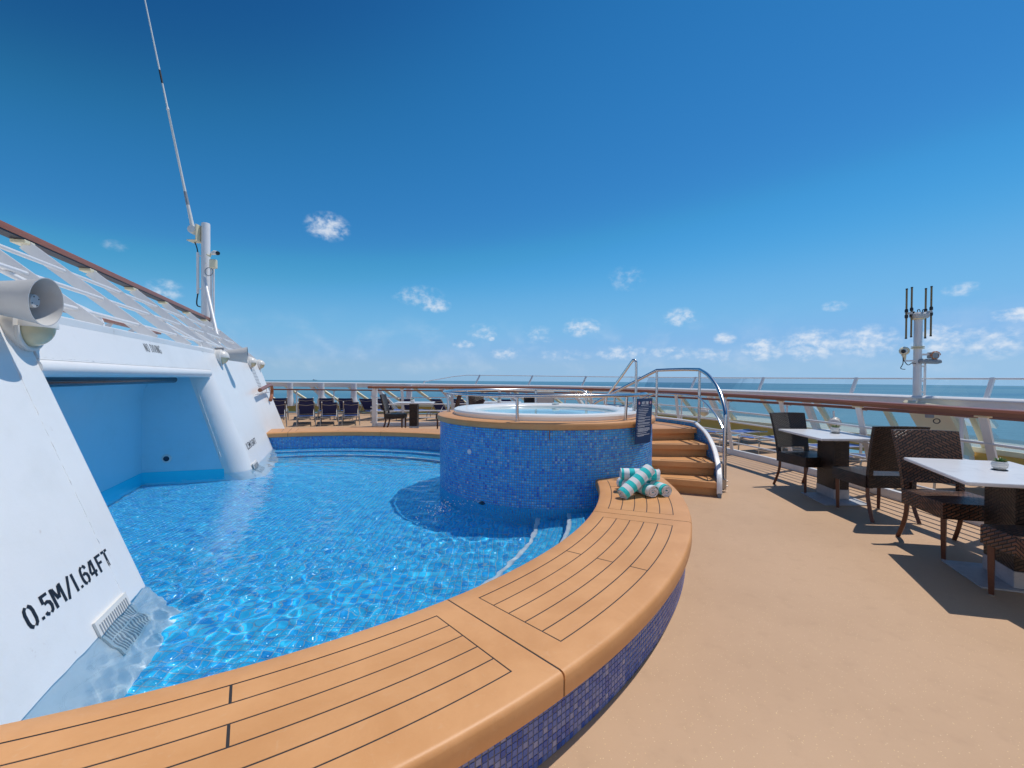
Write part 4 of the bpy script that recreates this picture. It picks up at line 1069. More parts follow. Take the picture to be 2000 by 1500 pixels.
# ------------------------------------------------------------------ lamps and horns on the wall
WN_ = (-AW).normalized()
def wall_lamp(s_, z, sc, label, lean=0.):
    base = DH(s_, front(z), z); t = thing('bulkhead_lamp', label, 'lamp', tuple(base), 0, 'white bulkhead lamps on the deckhouse wall')
    rot = Matrix((UU, Vector((0, 0, 1)), WN_)).transposed()      # local x along wall, y up, z outward
    q = rot.to_quaternion()
    def put(mb): 
        mb.v = [tuple(q @ (Vector(v) * sc)) for v in mb.v]; return mb
    mb = MB(); mb.lathe([(0, -.10), (.125, -.10), (.128, .0), (.132, .012), (.132, .05), (.118, .062), (0, .062)], 36); part('housing', put(mb), M['plasticwhite'], t)
    # lower lens: quarter of an ellipsoid
    mb = MB(); n, k = 18, 8; V = []
    for i in range(n + 1):
        a = PI + PI * i / n
        for j in range(k + 1):
            b = PI / 2 * j / k; V.append((.105 * math.cos(a) * math.cos(b), .105 * math.sin(a) * math.cos(b), .06 + .095 * math.sin(b)))
    F = [(i * (k + 1) + j, (i + 1) * (k + 1) + j, (i + 1) * (k + 1) + j + 1, i * (k + 1) + j + 1) for i in range(n) for j in range(k)]
    mb.add(V, F); part('lens', put(mb), M['lampglass'], t)
    # hood: the upper half, a touch larger, with a lip
    mb = MB(); V = []
    for i in range(n + 1):
        a = PI * i / n
        for j in range(k + 1):
            b = PI / 2 * j / k; V.append((.118 * math.cos(a) * math.cos(b), .118 * math.sin(a) * math.cos(b), .055 + .112 * math.sin(b)))
    mb.add(V, F)
    lip = [(.118 * math.cos(b), -.002, .055 + .112 * math.sin(b)) for b in np.linspace(0, PI, 25)]
    mb.prism([Vector(p) for p in lip], (0, .007, 0)); part('hood', put(mb), M['plasticwhite'], t)
    mb = MB()
    for i in range(13):
        pass
    ring = [(.120 * math.cos(a), .120 * math.sin(a), .060) for a in np.linspace(PI, 2 * PI, 20)]
    mb.tube(ring, .012, 8); part('rim', put(mb), M['plasticwhite'], t)
    return t
wall_lamp(3.04, 1.655, 1.08, 'large bulkhead lamp under the grey horn speaker at the left edge')
wall_lamp(7.75, 1.675, .95, 'bulkhead lamp at the right end of the lintel, left of the far horn')
wall_lamp(10.3, 1.675, .95, 'bulkhead lamp right of the far horn, second from the far end of the wall')
wall_lamp(11.45, 1.665, .90, 'bulkhead lamp at the very end of the white wall against the sky')
def horn(c, axis, sc, label):
    t = thing('horn_speaker', label, 'speaker', tuple(c), 0, 'horn speakers on the deckhouse wall')
    q = Vector((0, 0, 1)).rotation_difference(Vector(axis).normalized())
    def put(mb): mb.v = [tuple(q @ (Vector(v) * sc)) for v in mb.v]; return mb
    prof = [(0, -.42), (.055, -.42), (.062, -.41), (.062, -.33), (.072, -.29), (.085, -.23), (.103, -.12), (.122, -.03), (.131, 0), (.133, .006), (.128, .006), (.124, -.004), (.114, -.035), (.096, -.12), (.078, -.22), (.066, -.25), (0, -.25)]
    part('bell', put(MB().lathe(prof, 44)), M['lightgrey'], t)
    part('driver', put(MB().lathe([(0, -.045), (.034, -.045), (.037, -.05), (.037, -.25)], 24)), M['lightgrey'], t)
    mb = MB()
    for k in range(4): a = PI / 4 + k * PI / 2; mb.lathe([(0, .002), (.0035, .002), (.0035, 0)], 8, (.026 * math.cos(a), .026 * math.sin(a), -.045))
    part('screws', put(mb), M['black'], t)['kind'] = 'stuff'
    mb = MB(); mb.box((0, -.09, -.33), (.03, .12, .05), None, .004); mb.box((0, -.15, -.36), (.09, .012, .12), None, .003); part('mounting_bracket', put(mb), M['alu'], t)
    return t
horn(DH(2.78, front(1.75) - .285, 1.775), WN_ * .96 - UU * .10 + Vector((0, 0, -.06)), 1.0, 'large grey horn loudspeaker above the nearest lamp at the left edge')
horn(DH(8.10, front(1.72) - .36, 1.735), WN_ * .95 + UU * .10 + Vector((0, 0, .03)), 1.05, 'far grey horn loudspeaker between two bulkhead lamps on the white wall')

# ------------------------------------------------------------------ mast with whip antenna
mp_ = Vector((-6.97, 10.2, TOP - .1))
ms = thing('white_mast', 'white mast post with diagonal stay at the end of the upper railing', 'mast', tuple(mp_))
def MP(x, y, z): return (x, y, z - mp_.z)
part('post', MB().lathe([(.088, 0), (.088, MP(0, 0, 4.83)[2]), (.08, MP(0, 0, 4.85)[2]), (0, MP(0, 0, 4.855)[2])], 24), M['white_rail'], ms)
part('stay', MB().tube([MP(.02, -.09, 3.62), MP(.98, -.95, 1.78)], .036, 12), M['white_rail'], ms)
for dx in (.16, .22): part('pipe', MB().tube([MP(dx, -.06, 1.8), MP(dx, -.06, 3.95 if dx < .2 else 4.0)], .022, 8), M['white_rail'], ms)
part('pipe', MB().tube([MP(-.145, -.05, 3.25), MP(-.145, -.05, 4.18)], .03, 10), M['white_rail'], ms)
part('cable', MB().tube(crom([MP(-.145, -.05, 4.18), MP(-.17, -.05, 4.3), MP(-.21, -.06, 4.42)], 5), .012, 6), M['black'], ms)
part('cable', MB().tube(crom([MP(-.145, -.05, 3.25), MP(-.17, -.05, 3.08), MP(-.15, -.06, 2.98), MP(-.08, -.06, 2.95)], 5), .014, 6), M['black'], ms)
for z in (3.36, 4.1): part('clip', MB().box(MP(-.11, -.05, z), (.06, .02, .02)), M['white_rail'], ms)
mb = MB(); mb.box(MP(-.19, -.08, 4.42), (.22, .22, .025), None, .004); mb.box(MP(-.10, -.08, 4.60), (.03, .2, .36), None, .004); part('antenna_bracket', mb, M['cream'], ms)
wa = thing('whip_antenna', 'long thin white whip antenna leaning left from the mast into the sky', 'antenna', (mp_.x - .20, mp_.y - .12, 4.66))
part('base_joint', MB().lathe([(0, -.07), (.085, -.07), (.09, -.05), (.09, .05), (.085, .07), (0, .07)], 20, (0, 0, 0), (0, -1, .1)), M['plasticwhite'], wa)
tip = Vector((-1.55, 0.0, 7.4))
part('rod', MB().tube([tip * 0.0, tip * .03, tip * .14, tip * .36, tip * .362, tip * .37, tip * .55, tip * 1.0], [.050, .040, .026, .022, .032, .019, .016, .011], 10), M['plasticwhite'], wa)
part('ferrule', MB().tube([tip * .44, tip * .48], [.021, .021], 10), M['black'], wa)
part('ferrule', MB().tube([tip * .075, tip * .115], [.036, .032], 10), M['grey'], wa)
cc = thing('mast_camera', 'small white security camera with grey box on the right of the mast', 'camera', (mp_.x + .10, mp_.y - .1, 4.12))
part('arm', MB().tube([(0, 0, 0), (.08, -.02, -.05), (.10, -.02, .02)], .02, 8), M['cream'], cc)
part('body', MB().tube([(.13, -.02, .02), (.19, -.04, .03), (.27, -.06, .015)], [.04, .05, .045], 12), M['plasticwhite'], cc)
part('lens', MB().tube([(.27, -.06, .015), (.30, -.068, .008)], [.047, .04], 12), M['black'], cc)
part('junction_box', MB().box((.16, -.03, -.22), (.14, .1, .20), None, .015), M['cream'], cc)
part('cable', MB().tube([(.08 + .09 * math.cos(a), -.06, -.40 + .09 * math.sin(a)) for a in np.linspace(0, 2 * PI, 16)], .009, 6, closed=True), M['grey'], cc)

for o_ in list(dh.children) + [c for k in dh.children for c in k.children]: o_.cycles.is_caustics_receiver = True

# ------------------------------------------------------------------ white raked wall with made-up windows, added behind the camera to bounce light
sup = thing('bounce_wall', 'unseen white raked wall with windows, added to bounce light onto the pool deck', 'bounce_wall', (1.0, -3.2, 0))
sup.rotation_euler = (R(20), 0, 0)
part('wall', MB().box((0, -.2, 5.5), (19, .4, 11.4), None, .02), M['white'], sup)
for i in range(7):
    x = -6.6 + i * 2.2
    for z in (1.75, 4.6):
        w_ = part('window', MB().box((x, .012, z), (1.25, .05, 1.1), None, .02), M['white_rail'], sup)
        part('pane', MB().box((x, .03, z), (1.10, .03, .95), None, .004), M['darkpipe'], w_)
for o_ in list(dh.children) + [c for k in dh.children for c in k.children]: o_.cycles.is_caustics_receiver = True
# ================================================================== stern windscreen bulwark
def bulz(p):                                       # the cap rises a little towards the stern centre line
    return float(np.interp(p[0], [-9, -6, -2.9, 0, 3, 5, 7.2], [1.20, 1.19, 1.165, 1.155, 1.145, 1.14, 1.143]))
bw = thing('windscreen_bulwark', 'white capped stern bulwark with sloping cream window frames facing the sea', 'bulwark', (2, 14, 0))
def BW(v): return (v[0] - 2, v[1] - 14, v[2])
cap = [Vector((p[0], p[1], bulz(p))) for p in BUL if p[1] > -5]
mb = MB(); mb.sweep([BW(p) for p in cap], [(-.17, -.045), (-.168, -.030), (-.15, -.012), (-.11, -.002), (-.05, 0), (.05, 0), (.11, -.002), (.15, -.012), (.168, -.030), (.17, -.045), (.10, -.052), (.10, -.10), (.085, -.19), (-.085, -.19), (-.10, -.10), (-.10, -.052)]); part('cap_beam', mb, M['white_rail'], bw)
def slope_off(p):                                  # the window frames lean: foot set outboard of the cap
    t = float(np.interp(p[0], [-9, 1, 5, 7], [1, .7, .1, 0])); return Vector((.62 + .45 * t, .30, 0))
sill = [Vector((p[0], p[1], .29)) + slope_off(p) for p in cap]
mb = MB(); mb.sweep([BW(p) for p in sill], [(-.10, -.03), (-.10, .0), (.08, .0), (.08, .05), (.12, .05), (.12, -.03)]); part('sill', mb, M['cream'], bw)
mb = MB(); mb.sweep([BW(p + Vector((-.12, -.05, -.29))) for p in sill], [(-.02, 0), (-.02, .262), (.02, .262), (.02, 0)]); part('base_panel', mb, M['ochre'], bw)
pts = along(cap, 1.28, .5)
off = [p for p, t in pts]
for i, (p, t) in enumerate(pts):
    s_ = slope_off(p); nrm = Vector((t.y, -t.x, 0))
    zt = bulz(p)
    a = Vector((p.x, p.y, zt - .12)); b = Vector((p.x, p.y, .29)) + s_
    mb = MB(); mb.bar(BW(a + t * .14), BW(b + t * .14), .085, .05, side=t); mb.bar(BW(a + t * .16 + Vector((.02, 0, .01))), BW(b + t * .16 + Vector((.02, 0, .01))), .03, .06, side=t); part('window_mullion', mb, M['cream'], bw)
    if i % 2 == 0:
        mb = MB(); mb.bar(BW(a - Vector((.06, 0, 0))), BW(b - Vector((.12, .02, .27))), .11, .10, side=t); part('brace', mb, M['white_rail'], bw)
mb = MB(); V = []; F = []
for p, q in zip(cap, sill): V += [BW(p + Vector((.03, 0, -.17))), BW(q + Vector((.02, 0, .02)))]
for i in range(len(cap) - 1): F.append((2 * i, 2 * i + 2, 2 * i + 3, 2 * i + 1))
mb.add(V, F); part('window_glass', mb, M['glass'], bw)
for x, y in ((-8.55, 17.25), (-7.30, 17.15), (-6.02, 17.05), (-3.9, 17.0)):
    part('column', MB().lathe([(.16, .28), (.15, .5), (.115, .62), (.11, .72), (.11, bulz((x, y)) - .04)], 18, BW((x, y, 0))), M['white_rail'], bw)
# big cream plate below the mast on the right
a = Vector((6.45, 7.0, 1.02)); b = a + Vector((.62, .2, -.75)); mb = MB(); mb.bar(BW(a), BW(b), .62, .06, side=(-.1, 1, 0)); part('brace_plate', mb, M['cream'], bw)
# second, thin wooden handrail on slim posts
sr = thing('inner_handrail', 'thin wooden handrail on slim white posts just inside the stern bulwark', 'railing', (2, 13, 0))
def ins(p, t, d): return Vector((p.x - t.y * -1 * 0, p.y, 0))
inner = []
for i, p in enumerate(cap):
    t = (cap[min(i + 1, len(cap) - 1)] - cap[max(i - 1, 0)]).normalized(); n_ = Vector((-t.y, t.x, 0)) * -1
    inner.append(Vector((p.x, p.y, .89)) + n_ * .72)
def SR_(v): return (v[0] - 2, v[1] - 13, v[2])
mb = MB(); mb.sweep([SR_(p) for p in inner], rail_sec(.085, .05)); part('wooden_handrail', mb, M['teak'], sr)
for p, t in along(inner, 1.45, .6):
    mb = MB(); mb.cyl(SR_((p.x, p.y, .0)), SR_((p.x, p.y, .875)), .022, 10); mb.box(SR_((p.x, p.y, .882)), (.16, .05, .016), Quaternion((0, 0, 1), math.atan2(t.y, t.x))); part('post', mb, M['white_rail'], sr)
# glass wind screen standing on the cap
gs = thing('glass_screen', 'clear glass wind screen with leaning white posts on top of the bulwark', 'glass screen', (3, 13, 1.15))
def GSP(v): return (v[0] - 3, v[1] - 13, v[2] - 1.15)
i0 = next(i for i, p in enumerate(cap) if p.x > -3.6); run = cap[i0:]
def gtop(p, d):                                   # height of the top edge: ramps up over the first panel
    hgt = float(np.interp(p.x, [-9, 0, 4, 7.2], [.35, .335, .31, .272])); return hgt * min(1, .22 + d / 1.7)
dist = [0]
for a, b in zip(run[:-1], run[1:]): dist.append(dist[-1] + (b - a).length)
def lean(p, h): return Vector((.50, .16, 0)) * h
tops = [p + Vector((0, 0, gtop(p, d_))) + lean(p, gtop(p, d_)) for p, d_ in zip(run, dist)]
part('top_edge', MB().tube([GSP(p) for p in tops], .014, 8), M['white_rail'], gs)
posts = along(run, 2.05, .0); ends = []
for p, t in posts:
    k = min(range(len(run)), key=lambda i: (run[i] - p).length); h_ = gtop(p, dist[k])
    q = p + Vector((0, 0, h_ + .012)) + lean(p, h_)
    mb = MB(); mb.bar(GSP(p - Vector((0, 0, .01))), GSP(q), .055, .035, side=t); part('screen_post', mb, M['white_rail'], gs)
mb_list = []
for k in range(len(posts) - 1):
    a, b = posts[k][0], posts[k + 1][0]; sub = [i for i, p in enumerate(run) if k * 2.05 + .04 < dist[i] < (k + 1) * 2.05 - .04]
    line = [(a.lerp(b, .02), k * 2.05)] + [(run[i], dist[i]) for i in sub] + [(a.lerp(b, .98), (k + 1) * 2.05)]
    V = []
    for p, d_ in line:
        h_ = gtop(p, d_); V += [GSP(p + Vector((0, 0, .01))), GSP(p + Vector((0, 0, h_ - .01)) + lean(p, h_))]
    mb = MB(); mb.add(V, [(2 * i, 2 * i + 2, 2 * i + 3, 2 * i + 1) for i in range(len(line) - 1)]); part('glass_pane', mb, M['glass_grey'], gs, smooth=False)

# ================================================================== railing of the pool deck
dr = thing('deck_railing', 'white deck railing with wooden top rail, round bars and low kerb round the pool deck', 'railing', (2, 10, 0))
def DR(v): return (v[0] - 2, v[1] - 10, v[2])
KERB = crom([(4.50, -5, 0), (4.50, 1.0, 0), (4.50, 3.0, 0), (4.48, 4.5, 0), (4.42, 6.0, 0), (4.22, 7.6, 0), (3.80, 9.2, 0), (3.05, 10.9, 0), (1.9, 12.3, 0), (.4, 13.1, 0), (-1.2, 13.25, 0), (-2.6, 12.95, 0), (-3.87, 12.70, 0)], 8)
def railp(p, t, f):                                # point on the leaning railing, f = 0 foot .. 1 top
    n_ = Vector((-t.y, t.x, 0)); lean_ = float(np.interp(p.y, [0, 7.5, 11, 13.5], [.30, .30, .16, .05])); al = float(np.interp(p.y, [0, 6, 8, 13], [0, -.05, -.10, .06]))
    return p + n_ * lean_ * f + t * al * f + Vector((0, 0, 1.075 * f))
KT = [(p, (KERB[min(i + 1, len(KERB) - 1)] - KERB[max(i - 1, 0)]).normalized()) for i, p in enumerate(KERB)]
mb = MB(); mb.sweep([DR(p) for p in KERB], [(-.035, 0), (-.035, .09), (-.03, .10), (.03, .10), (.035, .09), (.035, 0)]); part('kerb', mb, M['white_rail'], dr)
mb = MB(); mb.sweep([DR(railp(p, t, 1)) for p, t in KT], rail_sec(.13, .065)); part('wooden_handrail', mb, M['teak'], dr)
for f in (.22, .40, .58, .76):
    part('round_bar', MB().tube([DR(railp(p, t, f)) for p, t in KT], .014, 8), M['white_rail'], dr)
for p, t in along(KERB, 1.42, .5):
    mb = MB(); mb.bar(DR(railp(p, t, .05)), DR(railp(p, t, .985)), .075, .018, side=t); st = part('stanchion', mb, M['white_rail'], dr)
    mb = MB(); q = railp(p, t, 1) - Vector((0, 0, .012)); mb.box(DR(q), (.12, .05, .018), Quaternion((0, 0, 1), math.atan2(t.y, t.x)), .004); part('rail_pad', mb, M['cream'], st)
e_ = KERB[-1]; mb = MB(); mb.box(DR((e_.x - .02, e_.y, .55)), (.13, .11, 1.10), None, .012); part('end_post', mb, M['white_rail'], dr)
mb = MB()
for z in (.12, .45, .55, .85): mb.cyl(DR((e_.x - .12, e_.y - .05, z)), DR((e_.x - .06, e_.y - .05, z)), .022, 10)
part('gate_hinge', mb, M['white_rail'], dr)['kind'] = 'stuff'
mb = MB(); mb.box(DR((e_.x - .13, e_.y + .02, 1.105)), (.16, .18, .07), None, .02); part('rail_end_cap', mb, M['teak'], dr)

# ------------------------------------------------------------------ antenna mast on the bulwark, right
am = Vector((6.62, 7.32, 0)); at_ = thing('antenna_mast', 'white antenna post with collar rising from the bulwark on the right', 'mast', tuple(am))
part('post', MB().lathe([(.056, .85), (.056, 2.37), (.05, 2.38), (0, 2.38)], 20), M['white_rail'], at_)
part('collar', MB().lathe([(.05, 1.905), (.086, 1.905), (.086, 1.918), (.06, 1.918), (.06, 1.928), (.086, 1.928), (.086, 1.945), (.05, 1.945)], 20), M['cream'], at_)
part('conduit', MB().tube([(.105, -.02, 1.12), (.105, -.02, 1.70)], .017, 8), M['white_rail'], at_)
for z in (1.2, 1.38, 1.62): part('clip', MB().box((.075, -.02, z), (.06, .02, .025)), M['white_rail'], at_)
mb = MB(); mb.box((0, -.05, 1.02), (.26, .06, .05), None, .006); mb.box((.1, -.06, 1.06), (.05, .05, .1)); part('foot_bracket', mb, M['white_rail'], at_)
mb = MB(); mb.bar((-.045, 0, 1.71), (-.245, -.02, 1.705), .03, .025); mb.prism([(-.05, -.01, 1.69), (-.05, -.01, 1.60), (-.09, -.01, 1.69)], (0, .02, 0)); part('camera_arm', mb, M['white_rail'], at_)
ah = thing('rod_antenna_cluster', 'grey antenna head with four vertical brown rods on top of the right mast', 'antenna', tuple(am + Vector((0, 0, 2.40))))
part('head', MB().box((0, -.02, .045), (.235, .18, .095), None, .03), M['lightgrey'], ah)
part('flange', MB().lathe([(0, -.02), (.075, -.02), (.09, .0), (0, .0)], 16), M['cream'], ah)
for (x, y, z) in ((-.195, .0, .075), (-.112, .0, .10), (.117, .0, .083), (.208, .0, .118)):
    part('arm', MB().bar((math.copysign(.08, x), y * .5, .09), (x, y, z), .05, .035), M['lightgrey'], ah)
    rd = part('rod', MB().cyl((x, y, z - .40), (x, y, z + .40), .0135, 10), M['olive'], ah)
    mb = MB(); mb.tube([(x, y, z - .075), (x, y, z - .06), (x, y, z - .022)], [.018, .024, .024], 10); mb.tube([(x, y, z + .022), (x, y, z + .06), (x, y, z + .075)], [.024, .024, .018], 10); mb.cyl((x, y, z - .41), (x, y, z - .39), .0155, 8); mb.cyl((x, y, z + .39), (x, y, z + .41), .0155, 8); part('sleeve', mb, M['black'], rd)
for sx in (-1, 1): part('cable_loop', MB().tube([(sx * .04 + .022 * math.cos(a), -.05, .105 + .035 * math.sin(a)) for a in np.linspace(-.4, PI + .4, 10)], .006, 6), M['black'], ah)
c2 = thing('weathered_camera', 'weathered cream dome camera with dark lens on the left arm of the right mast', 'camera', tuple(am + Vector((-.235, -.02, 1.72))))
part('stalk', MB().tube([(0, 0, 0), (.0, 0, .05), (-.01, 0, .09)], [.02, .025, .035], 10), M['cream'], c2)
part('body', MB().tube([(.045, .06, .15), (.035, .05, .15), (.0, .0, .148), (-.03, -.04, .14)], [.05, .066, .07, .055], 16), M['cream'], c2)
part('snout', MB().tube([(-.03, -.04, .14), (-.085, -.08, .135)], [.04, .033], 14), M['plasticwhite'], c2)
part('lens', MB().tube([(-.085, -.08, .135), (-.11, -.10, .133)], [.032, .026], 12), M['black'], c2)
part('cable', MB().tube(crom([(-.03, -.01, .04), (-.03, -.01, -.06), (-.065, -.01, -.13), (-.03, -.01, -.15), (.01, -.01, -.15)], 5), .006, 6), M['black'], c2)
part('cable', MB().tube(crom([(-.02, -.01, .0), (.05, -.01, -.08), (.12, -.01, -.05), (.18, -.01, -.06)], 5), .006, 6), M['black'], c2)
fl = thing('flood_light', 'grey flat floodlight with orange cable coil on the right mast', 'floodlight', tuple(am + Vector((.125, -.08, 1.70))))
part('lamp_body', MB().tube([(-.175, 0, .005), (-.16, 0, .0), (-.12, 0, .0), (.12, 0, -.005), (.165, 0, .0), (.18, 0, .015)], [.012, .036, .04, .04, .034, .012], 16), M['grey'], fl)
part('ballast', MB().box((.055, .01, .095), (.12, .10, .10), None, .012), M['grey'], fl)
part('cable_coil', MB().tube([(.06 + .065 * math.cos(a), -.05 + .004 * a, .095 + .06 * math.sin(a)) for a in np.linspace(0, 4 * PI, 48)], .006, 6), M['orange'], fl)
part('bracket', MB().bar((-.09, .05, .11), (.0, .02, .11), .04, .03), M['white_rail'], fl)

# ------------------------------------------------------------------ bulkhead lamps on the bulwark braces
def deck_lamp(c, label, sc=1.):
    t = thing('bulkhead_lamp', label, 'lamp', tuple(c), 0, 'round lamps hanging on the bulwark braces'); d_ = Vector((-.62, -.78, 0)).normalized(); q = Vector((0, 0, 1)).rotation_difference(d_)
    part('housing', MB().lathe([(0, -.06), (.10 * sc, -.06), (.105 * sc, .02), (.098 * sc, .03), (0, .03)], 24, (0, 0, 0), tuple(d_)), M['plasticwhite'], t)
    mb = MB(); n, k = 14, 6
    for nm, a0, m_ in (('hood', 0, 'plasticwhite'), ('lens', PI, 'lampglass')):
        mb = MB(); V = []
        for i in range(n + 1):
            a = a0 + PI * i / n
            for j in range(k + 1):
                b = PI / 2 * j / k; V.append(Vector((.09 * sc * math.cos(a) * math.cos(b), .09 * sc * math.sin(a) * math.cos(b), .03 + .07 * math.sin(b))))
        side = Vector((-d_.y, d_.x, 0)); V = [side * -v.x + Vector((0, 0, v.y)) + d_ * v.z for v in V]
        mb.add(V, [(i * (k + 1) + j, (i + 1) * (k + 1) + j, (i + 1) * (k + 1) + j + 1, i * (k + 1) + j + 1) for i in range(n) for j in range(k)]); part(nm, mb, M[m_], t)
    part('stem', MB().cyl((0, .02, .09), (0, .04, .22), .016, 8), M['white_rail'], t)
deck_lamp((6.05, 8.38, .59), 'round lamp with amber lens below the rail behind the middle white table', 1.0)
deck_lamp((4.55, 10.6, .62), 'round lamp seen through the curved stair handrail', 1.0)
jb = thing('junction_box', 'small grey junction box with looped cable on the cream brace plate', 'junction box', (6.30, 6.75, .87))
part('box', MB().box((0, 0, 0), (.10, .06, .09), None, .008), M['grey'], jb)
part('cable_loop', MB().tube([(.07 + .05 * math.cos(a), -.04, -.09 + .035 * math.sin(a)) for a in np.linspace(0, 2 * PI, 16)], .007, 6, closed=True), M['black'], jb)

# ================================================================== furniture
def chair_proto(label, wm):
    t = thing('wicker_chair', label, 'chair', (0, 0, 0), 0, 'wicker chairs at the tables')
    mb = MB()
    # seat: woven apron with crowned top
    n = 8; V = []; hw0, hw1 = .235, .245
    def sx(y): return hw0 + (hw1 - hw0) * (y + .23) / .46
    rows = [-.23 + .47 * i / n for i in range(n + 1)]
    for i, y in enumerate(rows):
        for j in range(n + 1):
            u = -1 + 2 * j / n; V.append((u * sx(y), y + (.018 * (1 - u * u) if i == n else 0), .445 + .014 * (1 - u * u) * (1 - ((y) / .25) ** 2)))
    F = [(i * (n + 1) + j, i * (n + 1) + j + 1, (i + 1) * (n + 1) + j + 1, (i + 1) * (n + 1) + j) for i in range(n) for j in range(n)]
    mb.add(V, F)
    edge = [V[j] for j in range(n + 1)] + [V[i * (n + 1) + n] for i in range(1, n + 1)] + [V[n * (n + 1) + j] for j in range(n - 1, -1, -1)] + [V[i * (n + 1)] for i in range(n - 1, 0, -1)]
    m_ = len(edge); b = len(mb.v)
    for (x, y, z) in edge: mb.v += [(x * 1.012, y * 1.012, z - .010), (x * 1.012, y * 1.012, .325), (x * .93, y * .93, .323)]
    for i in range(m_):
        j = (i + 1) % m_
        for k in range(2): mb.f.append((b + 3 * i + k, b + 3 * i + k + 1, b + 3 * j + k + 1, b + 3 * j + k)); mb.mi.append(0)
    # top edge strip joining crown and apron
    tb = len(mb.v); mb.v += edge
    for i in range(m_): j = (i + 1) % m_; mb.f.append((tb + i, b + 3 * i, b + 3 * j, tb + j)); mb.mi.append(0)
    part('seat', mb, wm, t, uv=True, angle=50)
    # back: tapering raked panel with a slot above the seat, two side posts run down past the seat
    mb = MB(); Z = [.500, .60, .70, .78, .86, .915, .945]; V = []
    def by(z): return -.215 - .115 * ((z - .40) / .55) ** 1.35
    def bw_(z): return .222 + .030 * (z - .40) / .55
    nx = 8; th = .038
    for sgn in (1, 0):
        for z in Z:
            for j in range(nx + 1):
                u = -1 + 2 * j / nx; V.append((u * bw_(z), by(z) - (0 if sgn else th) - .012 * (1 - u * u), z - (.006 * u * u if z > .93 else 0)))
    W_ = nx + 1; L = len(Z); F = []
    for k in range(L - 1):
        for j in range(nx):
            F.append((k * W_ + j, k * W_ + j + 1, (k + 1) * W_ + j + 1, (k + 1) * W_ + j)); o2 = L * W_; F.append((o2 + k * W_ + j, o2 + (k + 1) * W_ + j, o2 + (k + 1) * W_ + j + 1, o2 + k * W_ + j + 1))
    for j in range(nx):
        for k in (0, L - 1): F.append((k * W_ + j, k * W_ + j + 1, L * W_ + k * W_ + j + 1, L * W_ + k * W_ + j))
    for k in range(L - 1):
        for j in (0, nx): F.append((k * W_ + j, (k + 1) * W_ + j, L * W_ + (k + 1) * W_ + j, L * W_ + k * W_ + j))
    mb.add(V, F)
    for s_ in (-1, 1):
        for z0, z1 in ((.325, .42), (.42, .503)):
            q = []
            for z in (z0, z1):
                x1 = s_ * (bw_(max(z, .40)) + .002); x0 = s_ * (bw_(max(z, .40)) - .040); y1 = by(max(z, .41)) + .001; y0 = y1 - th - .002
                q.append([(x0, y0, z), (x1, y0, z), (x1, y1, z), (x0, y1, z)])
            mb.add(q[0] + q[1], [(0, 1, 5, 4), (1, 2, 6, 5), (2, 3, 7, 6), (3, 0, 4, 7), (0, 1, 2, 3), (4, 5, 6, 7)])
    part('backrest', mb, wm, t, uv=True, angle=50)
    for s_ in (-1, 1):
        mb = MB(); mb.tube([(s_ * .215, .205, .352), (s_ * .213, .204, .16), (s_ * .210, .203, .006)], [.023, .021, .0175], 4); part('leg', mb, M['legwood'], t, angle=30)
        mb = MB(); mb.tube(crom([(s_ * .205, -.215, .352), (s_ * .206, -.222, .24), (s_ * .210, -.255, .12), (s_ * .216, -.305, .006)], 4), .021, 4); part('leg', mb, M['legwood'], t, angle=30)
    mb = MB()
    for x, y in ((-.21, .203), (.21, .203), (-.216, -.307), (.216, -.307)): mb.cyl((x, y, 0), (x, y, .008), .016, 8)
    part('glides', mb, M['alu'], t)['kind'] = 'stuff'
    return t
CH = chair_proto('dark wicker chair behind the middle white table, its back to the sea railing', M['wicker_black'])
CHB = chair_proto('brown wicker chair in front of the nearest table, its woven back facing the camera', M['wicker'])
used = set()
def chair(proto, x, y, fwd, label, sc=1.):
    o = proto if proto.name not in used else copy_tree(proto); used.add(proto.name)
    o.location = (x, y, 0); o.rotation_euler = (0, 0, math.atan2(fwd[1], fwd[0]) - PI / 2); o['label'] = label; o.scale = (sc, sc, sc)
    return o
chair(CH, 3.745, 5.66, (.16, -.98), 'dark wicker chair on the far side of the middle white table, facing the camera')
chair(CH, 3.72, 4.60, (.05, 1), 'dark wicker chair pulled up to the near edge of the middle white table, back turned')
chair(CHB, 3.575, 3.60, (-.17, -.98), 'brown wicker chair facing the nearest table at the right edge')
chair(CHB, 3.262, 2.628, (.17, .98), 'wicker chair cut off by the right edge, pushed under the nearest table')
